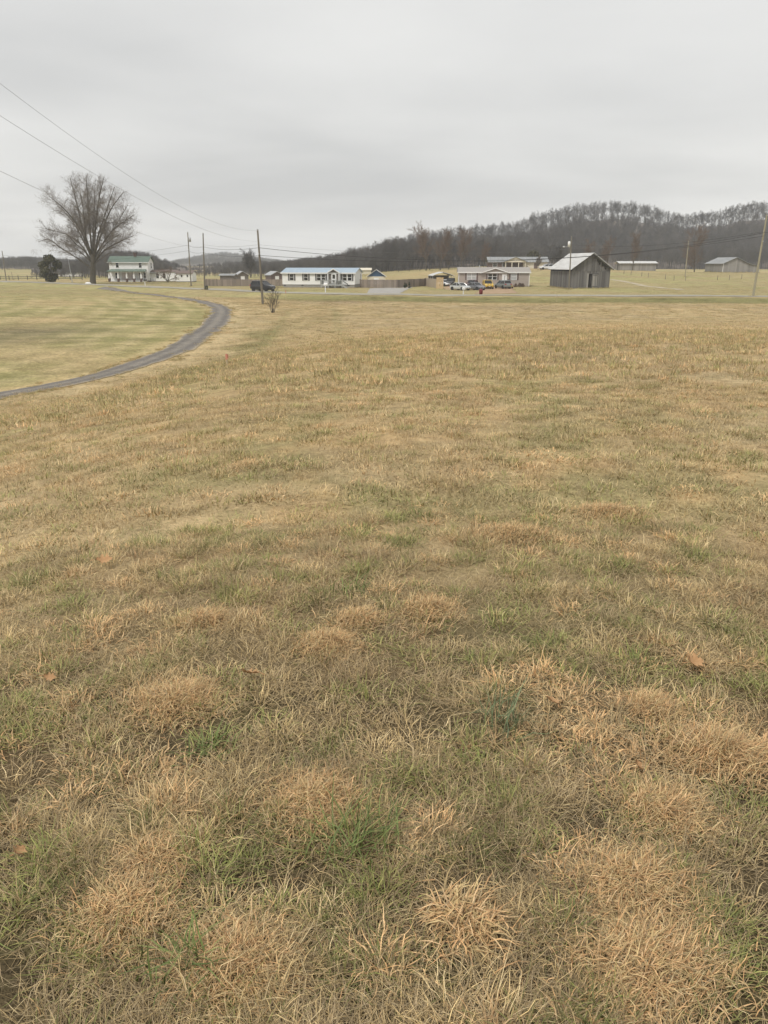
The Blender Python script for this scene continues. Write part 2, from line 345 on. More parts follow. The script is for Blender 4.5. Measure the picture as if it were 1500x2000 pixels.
def blade_mat(name, tintmix, instanced=True):
    m = bpy.data.materials.new(name); m.use_nodes = True; t = m.node_tree; b = t.nodes['Principled BSDF']; b.inputs['Roughness'].default_value = .62; b.inputs['Specular IOR Level'].default_value = .25
    a = N(t, 'ShaderNodeAttribute', attribute_name='Col'); src = a.outputs['Color']
    if instanced:
        it = N(t, 'ShaderNodeAttribute', attribute_name='tint', attribute_type='INSTANCER')
        x = N(t, 'ShaderNodeMix', data_type='RGBA'); x.inputs['Factor'].default_value = tintmix
        t.links.new(src, x.inputs['A']); t.links.new(it.outputs['Color'], x.inputs['B']); src = x.outputs['Result']
    t.links.new(src, b.inputs['Base Color'])
    tr = N(t, 'ShaderNodeBsdfTranslucent'); t.links.new(src, tr.inputs['Color'])
    ms = N(t, 'ShaderNodeMixShader'); ms.inputs[0].default_value = .08; o = t.nodes['Material Output']
    t.links.new(b.outputs[0], ms.inputs[1]); t.links.new(tr.outputs[0], ms.inputs[2]); t.links.new(ms.outputs[0], o.inputs[0])
    return m
M['blade'] = blade_mat('dry_grass_blade', .30); M['blade_far'] = blade_mat('dry_grass_blade_mixed', .52); M['tuft'] = blade_mat('tuft_blade', 0, False)
def gravel_mat():
    m = bpy.data.materials.new('grey_gravel'); m.use_nodes = True; t = m.node_tree; b = t.nodes['Principled BSDF']; b.inputs['Roughness'].default_value = .95; b.inputs['Specular IOR Level'].default_value = .15
    a = N(t, 'ShaderNodeAttribute', attribute_name='Col'); g = N(t, 'ShaderNodeNewGeometry')
    vo = N(t, 'ShaderNodeTexVoronoi'); vo.inputs['Scale'].default_value = 16; t.links.new(g.outputs['Position'], vo.inputs['Vector'])
    no = N(t, 'ShaderNodeTexNoise'); no.inputs['Scale'].default_value = 1.1; no.inputs['Detail'].default_value = 10; no.inputs['Roughness'].default_value = .7; t.links.new(g.outputs['Position'], no.inputs['Vector'])
    mr1 = N(t, 'ShaderNodeMapRange'); mr1.inputs['To Min'].default_value = .35; mr1.inputs['To Max'].default_value = 1.65; t.links.new(no.outputs['Fac'], mr1.inputs[0])
    mr2 = N(t, 'ShaderNodeMapRange'); mr2.inputs['To Min'].default_value = .75; mr2.inputs['To Max'].default_value = 1.25; t.links.new(vo.outputs['Color'], mr2.inputs[0])
    k = N(t, 'ShaderNodeMath', operation='MULTIPLY'); t.links.new(mr1.outputs[0], k.inputs[0]); t.links.new(mr2.outputs[0], k.inputs[1])
    v = N(t, 'ShaderNodeVectorMath', operation='SCALE'); t.links.new(a.outputs['Color'], v.inputs[0]); t.links.new(k.outputs[0], v.inputs['Scale']); t.links.new(v.outputs[0], b.inputs['Base Color'])
    bp = N(t, 'ShaderNodeBump'); bp.inputs['Strength'].default_value = .6; bp.inputs['Distance'].default_value = .03; t.links.new(vo.outputs['Distance'], bp.inputs['Height']); t.links.new(bp.outputs[0], b.inputs['Normal'])
    return m
M['gravel'] = gravel_mat()

# ------------------------------------------------------------------ ground sheet
rings = np.concatenate([np.linspace(.4, 6, 30)[:-1], np.linspace(6, 30, 60)[:-1], np.linspace(30, 200, 260)[:-1], np.linspace(200, 320, 70)[:-1], np.geomspace(320, 1750, 40)])
azs = np.concatenate([np.linspace(-42, 42, 250), np.linspace(42, 318, 70)[1:-1]])
na, nr = len(azs), len(rings)
A_, R_ = np.meshgrid(np.radians(azs), rings)
gx = (R_ * np.sin(A_)).ravel(); gy = (R_ * np.cos(A_)).ravel(); gz = T(gx, gy)
V = np.concatenate([np.stack([gx, gy, gz], 1), [[0, 0, TZ(0, 0.01)]]])
i_, j_ = np.meshgrid(np.arange(nr - 1), np.arange(na), indexing='ij'); jn = (j_ + 1) % na
F = np.stack([i_ * na + j_, i_ * na + jn, (i_ + 1) * na + jn, (i_ + 1) * na + j_], -1).reshape(-1, 4)[:, ::-1]
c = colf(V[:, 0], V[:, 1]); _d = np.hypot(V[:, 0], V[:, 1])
c = lerp(c, np.array((.075, .058, .032)), sstep(5.5, 2.2, _d) * .92)  # brown thatch, darkened near the camera to paint in shade between the blades
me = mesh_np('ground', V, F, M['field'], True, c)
g = struct(link(bpy.data.objects.new('ground', me)))
# little cap right under the camera
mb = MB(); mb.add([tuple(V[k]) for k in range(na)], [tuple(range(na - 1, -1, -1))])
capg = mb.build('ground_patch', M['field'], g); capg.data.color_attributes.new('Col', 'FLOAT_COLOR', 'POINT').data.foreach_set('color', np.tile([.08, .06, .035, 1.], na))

def ribbon(name, pts, half, mat, lift, ncross=7, cols=None, crown=0.0, jitter=0.0, step=.8, taper=None):
    P = [np.array(pts[0])]
    for p in pts[1:]:
        p = np.array(p, float); q = P[-1]; L = np.hypot(*(p - q)); n = max(1, int(L / step))
        P += [q + (p - q) * k / n for k in range(1, n + 1)]
    P = np.array(P); tan = np.gradient(P, axis=0); tan /= np.linalg.norm(tan, axis=1)[:, None] + 1e-9; nor = np.stack([-tan[:, 1], tan[:, 0]], 1)
    u = np.linspace(-1, 1, ncross); jl = 1 + (vnoise(P[:, 0], P[:, 1], 1.7, 5, 2) - .5) * jitter; jr = 1 + (vnoise(P[:, 0], P[:, 1], 1.7, 55, 2) - .5) * jitter
    hf = half if taper is None else np.interp(P[:, 1], taper[0], taper[1])[:, None]
    W = hf * np.where(u[None] < 0, u[None] * jl[:, None], u[None] * jr[:, None])
    X = P[:, None, 0] + nor[:, None, 0] * W; Y = P[:, None, 1] + nor[:, None, 1] * W
    Z = T(X, Y) + lift + crown * (1 - u[None] ** 2)
    V = np.stack([X, Y, Z], -1).reshape(-1, 3); n = len(P)
    i, j = np.meshgrid(np.arange(n - 1), np.arange(ncross - 1), indexing='ij')
    F = np.stack([i * ncross + j, i * ncross + j + 1, (i + 1) * ncross + j + 1, (i + 1) * ncross + j], -1).reshape(-1, 4)[:, ::-1]
    cc = None if cols is None else np.tile(np.array(cols(u)), (n, 1))
    o = link(bpy.data.objects.new(name, mesh_np(name, V, F, mat, True, cc)))
    if o.data.polygons[0].normal.z < 0: o.data.flip_normals()
    return o
ROADS = [tuple(p) for p in crom(ROAD, 10)]
road = struct(ribbon('road', ROADS, 2.9, M['asphalt'], .05, 7, crown=.05))
for s in (-.09, .09):
    off = [(p[0] + s * .7, p[1] + s) for p in ROADS]
    ribbon('centre_line', off, .05, M['yellowpaint'], .112, 2).parent = road
def gcols(u):
    o = []
    for a in u:
        rut = math.exp(-((abs(a) - .5) / .2) ** 2); mid = math.exp(-(a / .2) ** 2); edge = max(0, abs(a) - .75) * 4
        o.append(np.array((.195, .178, .158)) * (1 - .20 * rut) + np.array((.06, .05, .028)) * mid * .5 + np.array((.17, .125, .05)) * edge)
    return o
drive = struct(ribbon('gravel_drive', DRIVE, 1.35, M['gravel'], .03, 17, gcols, jitter=.55, step=.5, crown=.03, taper=([28, 45, 70], [.72, .95, 1.1])))
# concrete apron of the white house and dirt yard of the beige house, draped on the ground
CLEARED = []
def inside_poly(px, py, poly):
    r = np.zeros(px.shape, bool); m = len(poly)
    for a in range(m):
        (ax, ay), (bx, by) = poly[a], poly[(a + 1) % m]
        r ^= ((ay > py) != (by > py)) & (px < (bx - ax) * (py - ay) / (by - ay + 1e-12) + ax)
    return r
def patch(name, poly, mat, lift, n=26):
    CLEARED.append([tuple(q) for q in poly])
    poly = np.array(poly); x0, y0 = poly.min(0); x1, y1 = poly.max(0)
    xs = np.linspace(x0, x1, n); ys = np.linspace(y0, y1, n); X, Y = np.meshgrid(xs, ys)
    def inside(px, py):
        r = np.zeros(px.shape, bool); m = len(poly)
        for a in range(m):
            (ax, ay), (bx, by) = poly[a], poly[(a + 1) % m]
            r ^= ((ay > py) != (by > py)) & (px < (bx - ax) * (py - ay) / (by - ay + 1e-12) + ax)
        return r
    V = np.stack([X, Y, T(X, Y) + lift], -1).reshape(-1, 3)
    i, j = np.meshgrid(np.arange(n - 1), np.arange(n - 1), indexing='ij')
    F = np.stack([i * n + j, i * n + j + 1, (i + 1) * n + j + 1, (i + 1) * n + j], -1).reshape(-1, 4)
    cx = X.ravel()[F].mean(1); cy = Y.ravel()[F].mean(1)
    wob = (vnoise(cx, cy, 1.5, 9, 2) - .5) * 1.2 if mat is not M['concrete'] else 0
    F = F[inside(cx + wob, cy + wob)]
    return struct(link(bpy.data.objects.new(name, mesh_np(name, V, F, mat, True))))
gp = lambda px, py: tuple(ground(px, py)[:2])
patch('concrete_pavement', [gp(714, 575), gp(762, 575), gp(806, 561), gp(723, 563)], M['concrete'], .05, 40)
patch('dirt_yard', [gp(925, 575), gp(1010, 573), gp(1000, 563), gp(955, 563)], M['dirt'], .03, 40)
patch('dirt_parking', [gp(868, 566), gp(1000, 566), gp(1005, 557.5), gp(868, 556)], M['dirt'], .035, 40)
struct(ribbon('dirt_track', [gp(1192, 546), gp(1215, 549), gp(1240, 554), gp(1290, 562), gp(1330, 566)], .9, M['track'], .04, 5, jitter=.5, step=1.5))

# ------------------------------------------------------------------ wooded hills
def grow(rng, p, d, L, r, lev, maxlev, out, nch, ratio, ang, up, nseg=3, wander=.18, start=.3, rmin=.012):
    p = np.array(p, float); d = np.array(d, float); d /= np.linalg.norm(d); seg = L / nseg; pts = [p]; rr = [r]
    for k in range(nseg):
        d = d + rng.normal(0, wander, 3) + np.array([0, 0, up]); d /= np.linalg.norm(d); q = pts[-1] + d * seg
        r1 = max(rmin, r * (1 - .75 * (k + 1) / nseg)); out.append((pts[-1], q, rr[-1], r1, lev)); pts.append(q); rr.append(r1)
    if lev >= maxlev: return
    n = nch[lev]
    for k in range(n):
        f = start + (1 - start) * (k + rng.random()) / n; i = min(nseg - 1, int(f * nseg)); g_ = f * nseg - i
        b = pts[i] * (1 - g_) + pts[i + 1] * g_; dd = pts[i + 1] - pts[i]; dd /= np.linalg.norm(dd)
        a = rng.normal(0, 1, 3); a -= a @ dd * dd; a /= np.linalg.norm(a); th = ang[lev] * rng.uniform(.7, 1.3)
        nd = dd * math.cos(th) + a * math.sin(th)
        rb = rr[i] * (1 - g_) + rr[i + 1] * g_
        grow(rng, b, nd, L * ratio[lev] * rng.uniform(.7, 1.15) * (1.1 - .35 * f), max(rmin, rb * .55), lev + 1, maxlev, out, nch, ratio, ang, up, nseg, wander, .2, rmin)
def segs_mesh(segs, n):
    P0 = np.array([s[0] for s in segs]); P1 = np.array([s[1] for s in segs]); r0 = np.array([s[2] for s in segs]); r1 = np.array([s[3] for s in segs])
    t = P1 - P0; t /= np.linalg.norm(t, axis=1)[:, None] + 1e-9
    ref = np.where(np.abs(t[:, 2:3]) < .9, np.array([[0, 0, 1.]]), np.array([[1., 0, 0]])); u = np.cross(t, ref); u /= np.linalg.norm(u, axis=1)[:, None] + 1e-9; v = np.cross(t, u)
    V = []
    for k in range(n):
        a = 2 * math.pi * k / n; o = math.cos(a) * u + math.sin(a) * v
        V.append(P0 + o * r0[:, None]); V.append(P1 + o * r1[:, None] )
    V = np.stack(V, 1); m = len(segs); base = np.arange(m)[:, None] * (2 * n)
    F = np.concatenate([base + np.array([[2 * k, 2 * ((k + 1) % n), 2 * ((k + 1) % n) + 1, 2 * k + 1]]) for k in range(n)], 0)
    return V.reshape(-1, 3), F
def forest_mesh(seed, H=14.0, spread=1.0):
    rng = np.random.default_rng(seed); segs = []
    grow(rng, (0, 0, -1), (rng.normal(0, .04), rng.normal(0, .04), 1), H * .92, .20, 0, 3, segs, (18, 8, 5), (.34 * spread, .5, .55), (.85, .8, .8), .08, 3, .08, .40, .019)
    V, F = segs_mesh(segs, 3); V[:, 2] *= H / V[:, 2].max()
    return mesh_np('forest_tree', V, F, M['twig_grey'])
FOREST = [forest_mesh(100 + k, 14, .75 + .10 * k) for k in range(6)]
HILLS = {}
def hill(name, prof, ridgeY, depth, base_drop, seed, label_trees, spacing, tree_px, treeH=14.0, skip_ridge=False):
    """prof: (px, py of the tree tops on the skyline). ridgeY: (px list, Y list). Trees of treeH stand on top of the ground ridge."""
    pxs = np.arange(prof[0][0], prof[-1][0] + .1, 6); tops = np.interp(pxs, [p[0] for p in prof], [p[1] for p in prof]); Ys = np.interp(pxs, ridgeY[0], ridgeY[1])
    ridge = np.array([at(a, b, y) for a, b, y in zip(pxs, tops, Ys)]); room = np.clip((ridge[:, 2] - T(ridge[:, 0], ridge[:, 1])) / treeH, .25, 1.0); ridge[:, 2] -= treeH * .97 * room
    nt_ = 22; ts = np.linspace(0, 1.9, nt_)
    X = np.zeros((len(pxs), nt_)); Y = X * 0; Z = X * 0
    for k, t in enumerate(ts):
        yy = Ys - depth * (1 - t); xx = ridge[:, 0] * (yy / Ys); base = T(xx, yy) - .6
        f = sstep(0, 1, np.clip(t if t <= 1 else 2.05 - t, 0, 1)) if t <= 1 else 1 - .75 * sstep(0, 1, (t - 1) / .9)
        f = (t * .5 + .5 * f) if t <= 1 else f
        X[:, k] = xx; Y[:, k] = yy; zn = (vnoise(xx, yy, 40, seed, 3) - .5) * 7 * min(1, t * 2) * (1 - max(0, 1 - abs(t - 1) * 4))
        Z[:, k] = base + np.maximum(ridge[:, 2] - base, .2) * f + zn * (f)
    Vv = np.stack([X, Y, Z], -1).reshape(-1, 3); a, b = np.meshgrid(np.arange(len(pxs) - 1), np.arange(nt_ - 1), indexing='ij')
    Ff = np.stack([a * nt_ + b, (a + 1) * nt_ + b, (a + 1) * nt_ + b + 1, a * nt_ + b + 1], -1).reshape(-1, 4)
    struct(link(bpy.data.objects.new(name, mesh_np(name, Vv, Ff, M['litter'], True))))
    rng = np.random.default_rng(seed)
    width = abs(ridge[-1, 0] - ridge[0, 0]); n = int(width * depth * 1.12 / spacing ** 2)
    ci = rng.uniform(0, len(pxs) - 1.01, n); ti = rng.uniform(.0, .97 if treeH > 13 else 1.1, n) / 1.9 * (nt_ - 1)
    def samp(G, c_, t_):
        i = c_.astype(int); j = t_.astype(int); fc = c_ - i; ft = t_ - j
        return (G[i, j] * (1 - fc) + G[i + 1, j] * fc) * (1 - ft) + (G[i, j + 1] * (1 - fc) + G[i + 1, j + 1] * fc) * ft
    pts = np.stack([samp(G, ci, ti) for G in (X, Y, Z)], 1)
    HILLS[name] = (pxs, X, Y, Z, ts, ridge)
    sc = rng.uniform(.70, .98, n) * treeH / 14 * np.interp(ci, np.arange(len(room)), room)
    if treeH > 13: sc = sc * np.interp(ti * 1.9 / (nt_ - 1), [0, .5, .75, 1], [1, .86, .56, .50])
    return pts, sc
def gn_group():
    ng = bpy.data.node_groups.new('scatter', 'GeometryNodeTree')
    ng.interface.new_socket('Geometry', in_out='INPUT', socket_type='NodeSocketGeometry'); ng.interface.new_socket('Geometry', in_out='OUTPUT', socket_type='NodeSocketGeometry')
    ng.interface.new_socket('Pieces', in_out='INPUT', socket_type='NodeSocketCollection')
    i = N(ng, 'NodeGroupInput'); o = N(ng, 'NodeGroupOutput'); ip = N(ng, 'GeometryNodeInstanceOnPoints'); ci = N(ng, 'GeometryNodeCollectionInfo'); ci.inputs['Separate Children'].default_value = True; ci.inputs['Reset Children'].default_value = True
    def na_(nm, ty):
        n = N(ng, 'GeometryNodeInputNamedAttribute', data_type=ty); n.inputs['Name'].default_value = nm; return n.outputs['Attribute']
    ng.links.new(i.outputs['Geometry'], ip.inputs['Points']); ng.links.new(i.outputs['Pieces'], ci.inputs['Collection']); ng.links.new(ci.outputs[0], ip.inputs['Instance'])
    ip.inputs['Pick Instance'].default_value = True; ng.links.new(na_('idx', 'INT'), ip.inputs['Instance Index'])
    e = N(ng, 'FunctionNodeEulerToRotation'); ng.links.new(na_('rot', 'FLOAT_VECTOR'), e.inputs[0]); ng.links.new(e.outputs[0], ip.inputs['Rotation'])
    ng.links.new(na_('scl', 'FLOAT_VECTOR'), ip.inputs['Scale']); ng.links.new(ip.outputs[0], o.inputs[0])
    return ng
GN = gn_group()
def scatter(name, pts, meshes, idx, rot, scl, tint, label, cat):
    me = bpy.data.meshes.new(name); n = len(pts); me.vertices.add(n); me.vertices.foreach_set('co', np.asarray(pts, np.float32).ravel())
    a = me.attributes.new('idx', 'INT', 'POINT'); a.data.foreach_set('value', np.asarray(idx, np.int32))
    a = me.attributes.new('rot', 'FLOAT_VECTOR', 'POINT'); a.data.foreach_set('vector', np.asarray(rot, np.float32).ravel())
    a = me.attributes.new('scl', 'FLOAT_VECTOR', 'POINT'); a.data.foreach_set('vector', np.asarray(scl, np.float32).ravel())
    if tint is not None:
        a = me.attributes.new('tint', 'FLOAT_COLOR', 'POINT'); cc = np.ones((n, 4), np.float32); cc[:, :3] = tint; a.data.foreach_set('color', cc.ravel())
    cl = bpy.data.collections.new(name + '_pieces')
    for k, m_ in enumerate(meshes):
        cl.objects.link(bpy.data.objects.new('%s_piece_%02d' % (name, k), m_))
    o = link(bpy.data.objects.new(name, me)); md = o.modifiers.new('scatter', 'NODES'); md.node_group = GN
    ident = [s.identifier for s in GN.interface.items_tree if s.name == 'Pieces'][0]; md[ident] = cl
    tag(o, label, cat, None, 'stuff'); return o
def zrot(rng, n, tilt=.03): return np.stack([rng.normal(0, tilt, n), rng.normal(0, tilt, n), rng.uniform(0, 6.28, n)], 1)
def woods(name, hp, label):
    pts, s = hp; rng = np.random.default_rng(len(pts)); n = len(pts)
    scatter(name, pts, FOREST, rng.integers(0, 6, n), zrot(rng, n), np.stack([s, s, s], 1), None, label, 'woodland')
hA = hill('hill', [(575, 522), (600, 514), (640, 499), (690, 486), (735, 482), (752, 464), (790, 458), (820, 449), (900, 436), (960, 434), (1010, 430), (1040, 414), (1090, 404), (1130, 394), (1210, 388), (1270, 398), (1335, 416), (1395, 408), (1450, 394), (1520, 388), (1640, 400), (1800, 430)],
          ([575, 740, 1000, 1200, 1800], [520, 470, 520, 600, 620]), 170, 0, 3, '', 4.3, 34)
woods('hillside_woodland', hA, 'bare grey winter woodland covering the big hill behind the barns')
hB = hill('hill_behind', [(330, 521), (420, 514), (480, 507), (540, 508), (600, 503), (650, 499), (700, 493), (790, 482)], ([330, 790], [600, 580]), 285, 0, 5, '', 5.0, 30, 8.5)
woods('valley_woodland', hB, 'hazy grey woodland in the valley gap behind the white manufactured home')
hC = hill('far_hill', [(230, 530), (300, 518), (350, 505), (395, 494), (440, 489.5), (480, 494), (520, 502), (580, 513), (640, 525)], ([230, 640], [1500, 1500]), 420, 0, 9, '', 9.0, 20, 11.0)
woods('distant_woodland', hC, 'bluish woodland on the distant hill seen between the utility poles')
hD = hill('hill_behind_farmhouse', [(60, 520), (150, 505), (200, 494), (245, 487), (285, 494), (315, 507), (370, 523)], ([60, 370], [520, 520]), 235, 0, 13, '', 4.4, 20, 9.0)
woods('farmhouse_woodland', hD, 'dark grey woodland on the hill behind the white farmhouse')
hE = hill('hill_left', [(-520, 500), (-260, 492), (-100, 500), (0, 504), (40, 498), (80, 502), (130, 505), (190, 512)], ([-520, 190], [780, 740]), 250, 0, 17, '', 5.2, 20, 9.0)
woods('left_woodland', hE, 'dark woodland on the low hill behind the cedar tree')
# individual skyline trees on the ridge of the big hill
pxs, HX, HY, HZ, hts, ridge = HILLS['hill']; jr = int(np.argmin(abs(hts - 1)))
rng = np.random.default_rng(77)
for k in range(240):
    px = 735 + (1500 - 735) * (k + rng.uniform(-.4, .4)) / 239.0; f = np.clip((px - pxs[0]) / 6, 0, len(pxs) - 1.01); i = int(f); f -= i
    x = ridge[i, 0] * (1 - f) + ridge[i + 1, 0] * f; y = ridge[i, 1] * (1 - f) + ridge[i + 1, 1] * f; z = ridge[i, 2] * (1 - f) + ridge[i + 1, 2] * f
    o = link(bpy.data.objects.new('ridge_tree', FOREST[int(rng.integers(0, 6))])); s = rng.uniform(.84, 1.02)
    yo = rng.uniform(-9, 5); o.location = (x * (y + yo) / y, y + yo, z - .5); o.scale = (s, s, s); o.rotation_euler = (rng.normal(0, .04), rng.normal(0, .04), rng.uniform(0, 6.28))
    tag(o, 'bare grey tree on the skyline ridge of the big wooded hill', 'tree', 'skyline trees on the wooded ridge')

# ------------------------------------------------------------------ building helpers
def window(parent, wm, u, v, w_, h_, shutters=None, split=True, frame=.07, pane='glass', fm='trim', both=True, mull=1):
    mb = MB(); mb.M = wm; e = .05
    for a in ((u - w_ / 2 - frame, u - w_ / 2, v, v + h_), (u + w_ / 2, u + w_ / 2 + frame, v, v + h_), (u - w_ / 2 - frame, u + w_ / 2 + frame, v - frame, v), (u - w_ / 2 - frame, u + w_ / 2 + frame, v + h_, v + h_ + frame)):
        mb.box(a[0], a[1], -.06, .02, a[2], a[3])
    if split: mb.box(u - w_ / 2, u + w_ / 2, -.045, .02, v + h_ * .5 - .03, v + h_ * .5 + .03)
    for k in range(1, mull):
        xx = u - w_ / 2 + w_ * k / mull; mb.box(xx - .05, xx + .05, -.05, .02, v, v + h_)
    f = mb.build('window', M[fm], parent)
    mb = MB(); mb.M = wm; mb.box(u - w_ / 2, u + w_ / 2, -.02, .0, v, v + h_ ); mb.build('pane', M[pane], f)
    if shutters:
        for s in ((-1, 1) if both is True else (both,)):
            mb = MB(); mb.M = wm; x0 = u + s * (w_ / 2 + frame + .02); x1 = x0 + s * .34; a, b = min(x0, x1), max(x0, x1)
            mb.box(a, b, -.045, .0, v - frame, v + h_ + frame)
            for q in range(9):
                zz = v + (q + .5) * h_ / 9; mb.box(a + .04, b - .04, -.06, -.045, zz - .03, zz + .03)
            mb.build('shutter', M[shutters], f)
    return f
def lap_wall(mb, x0, x1, z0, z1, lap=.2):
    n = max(1, int((z1 - z0) / lap)); h = (z1 - z0) / n
    for k in range(n):
        a = z0 + k * h; b = a + h
        mb.add([(x0, -.025, a), (x1, -.025, a), (x1, -.003, b), (x0, -.003, b), (x0, 0, a), (x1, 0, a)], [(0, 1, 2, 3), (4, 5, 1, 0)])
def gable_roof(parent, L, D, ez, rz_, over=.3, th=.12, mat=None, name='roof', x0=None, ribs=0.0, y0=0.0, dy=None):
    """ridge along x at y0 + D/2"""
    a = -L / 2 - over if x0 is None else x0 - over; b = (L / 2 + over) if x0 is None else x0 + L + over
    mid = y0 + D / 2; sl_ = (rz_ - ez) / (D / 2); ylo = y0 - over; yhi = y0 + D + over; zl = ez - sl_ * over
    mb = MB()
    mb.add([(a, ylo, zl), (b, ylo, zl), (b, mid, rz_), (a, mid, rz_), (a, yhi, zl), (b, yhi, zl),
            (a, ylo, zl + th), (b, ylo, zl + th), (b, mid, rz_ + th), (a, mid, rz_ + th), (a, yhi, zl + th), (b, yhi, zl + th)],
           [(3, 2, 1, 0), (5, 2, 3, 4), (6, 7, 8, 9), (9, 8, 11, 10), (0, 1, 7, 6), (4, 10, 11, 5), (0, 6, 9, 3), (3, 9, 10, 4), (1, 2, 8, 7), (2, 5, 11, 8)])
    r_ = mb.build(name, mat, parent)
    if ribs:
        mb = MB(); x = a + .1
        while x < b:
            mb.add([(x, ylo, zl + th), (x + .05, ylo, zl + th), (x + .05, mid, rz_ + th), (x, mid, rz_ + th), (x, ylo, zl + th + .035), (x + .05, ylo, zl + th + .035), (x + .05, mid, rz_ + th + .035), (x, mid, rz_ + th + .035)],
                   [(4, 5, 6, 7), (0, 1, 5, 4), (1, 2, 6, 5), (3, 0, 4, 7)]); x += ribs
        mb.build('roof_rib', mat, r_)
    return r_
def gable_end(mb, D, z0, ez, rz_):
    """closed wall with gable in local wall coords: u from 0 to D"""
    mb.add([(0, 0, z0), (D, 0, z0), (D, 0, ez), (D / 2, 0, rz_), (0, 0, ez)], [(0, 1, 2, 3, 4)])

# ------------------------------------------------------------------ white manufactured home
def white_home():
    p = onground(621.5, 174.5); H = thing('manufactured_home', 'long white manufactured home with pale blue metal roof and grey shutters', 'house', (p[0], p[1], p[2]), R(-10))
    L, D = 16.1, 8.0; z0, ez, rz_ = .72, 3.12, 4.02; h = L / 2
    mb = MB(); lap_wall(mb, -h, h, z0, ez); mb.M = wallM(h, 0, 0, 90); lap_wall(mb, 0, D, z0, ez); gable_end(mb, D, ez - .02, ez, rz_); mb.M = wallM(-h, D, 0, -90); lap_wall(mb, 0, D, z0, ez); gable_end(mb, D, ez - .02, ez, rz_)
    mb.M = wallM(h, D, 0, 180); lap_wall(mb, 0, L, z0, ez); mb.build('wall', M['white'], H)
    mb = MB(); mb.box(-h + .05, h - .05, .05, D - .05, -.5, z0 + .01); sk = mb.build('skirting', M['block'], H)
    for u in (-7.6, -3.6, 6.7):
        MB().box(u - .22, u + .22, .03, .06, .38, .60).build('vent', M['black'], sk)
    MB().box(-h - .03, h + .03, -.06, .0, z0 - .06, z0).box(-h - .06, -h + .08, -.05, -.027, z0, ez).box(h - .08, h + .06, -.05, -.027, z0, ez).build('corner_trim', M['trim'], H)
    r_ = gable_roof(H, L, D, ez, rz_, .32, .10, M['blue_roof'], ribs=.45)
    MB().box(-h - .34, h + .34, -.36, -.33, ez - .20, ez + .03).build('fascia', M['trim'], r_)
    w0 = wallM(0, -.03, 0, 0); U = lambda px: (px - 550) * .1126 - h
    window(H, w0, U(568.5), 1.52, .82, 1.3, 'shutter'); window(H, w0, U(597), 1.52, .82, 1.3, 'shutter')
    for a, s in ((U(622.8), -1), (U(631.8), 1), (U(674), -1), (U(683.4), 1)): window(H, w0, a, 1.52, .80, 1.3, 'shutter', both=s)
    window(H, wallM(h + .03, 0, 0, 90), 6.2, 1.4, .5, 1.4)
    # entry gable with grey cladding and door
    u = U(653); hw = 1.24
    mb = MB(); mb.prism([(u - hw, .9), (u + hw, .9), (u + hw, 3.0), (u, 3.85), (u - hw, 3.0)], -.30, -.05); ent = mb.build('entry_wall', M['greyslat'], H)
    MB().prism([(u - .55, .95), (u + .55, .95), (u + .55, 3.05), (u - .55, 3.05)], -.34, -.30).build('door_frame', M['trim'], ent)
    d = MB().box(u - .43, u + .43, -.365, -.34, .98, 2.96).build('door', M['trim'], H)
    MB().box(u - .29, u + .29, -.38, -.365, 1.9, 2.75).build('pane', M['glass'], d); MB().box(u - .29, u + .29, -.38, -.365, 1.1, 1.65).build('lower_pane', M['glass'], d)
    mb = MB()
    for s in (-1, 1):
        mb.add([(u, -.75, 3.90), (u + s * (hw + .35), -.75, 2.98), (u + s * (hw + .35), 3.6, 2.98 + .0), (u, 3.6, 3.95), (u, -.75, 4.02), (u + s * (hw + .35), -.75, 3.10), (u + s * (hw + .35), 1.6, 3.52), (u, 3.6, 4.05)],
               [(4, 5, 6, 7), (0, 1, 5, 4), (0, 3, 2, 1)])
    dr = mb.build('entry_roof', M['blue_roof'], H)
    mb = MB()
    for s in (-1, 1):
        mb.add([(u, -.78, 3.80), (u + s * (hw + .36), -.78, 2.86), (u + s * (hw + .36), -.78, 3.08), (u, -.78, 4.02)], [(0, 1, 2, 3) if s > 0 else (3, 2, 1, 0)])
        mb.box(u + s * (hw + .0) - .09, u + s * (hw + .0) + .09, -.73, -.31, .75, 3.05)
    mb.build('entry_trim', M['trim'], H)
    # deck
    a, b = U(632.5), U(675); y0, y1 = -2.9, -.35; zd = .72
    D_ = MB().box(a, b, y0, y1, zd - .18, zd).build('deck', M['deck'], H)
    for q in np.linspace(a + .1, b - .1, 4):
        MB().box(q - .07, q + .07, y0, y0 + .14, -.4, zd + .98).build('post', M['deck'], D_)
    mb = MB().box(a, b, y0, y0 + .08, zd + .90, zd + .99).box(a, a + .08, y0, y1, zd + .90, zd + .99)
    x = a
    while x < b: mb.box(x, x + .04, y0 + .02, y0 + .06, zd + .1, zd + .9); x += .17
    mb.build('railing', M['deck'], D_)
    mb = MB().box(a - .04, a + .06, y0, y1, zd + .05, zd + .85).box(b - 1.2, b - .1, y0 + .5, y0 + .6, zd + .05, zd + .8)
    mb.build('side_railing', M['deckdark'], D_)
    mb = MB()
    for k in range(4): mb.box(b + k * .27, b + .3 + k * .27, y0 + .2, y0 + 1.4, zd - .2 - k * .18, zd - .14 - k * .18)
    mb.prism([(b, zd - .3), (b + 1.15, -.3), (b + 1.15, -.05), (b, zd)], y0 + .1, y0 + .16)
    st = mb.build('stair', M['deck'], H)
    mb = MB(); mb.prism([(b, zd + .85), (b + 1.15, .1 + .8), (b + 1.15, .0 + .7), (b, zd + .75)], y0 + .08, y0 + .16)
    for k in range(6): mb.box(b + .1 + k * .18, b + .14 + k * .18, y0 + .1, y0 + .14, zd - .1 - k * .1, zd + .8 - k * .1)
    mb.build('stair_rail', M['deckdark'], st)
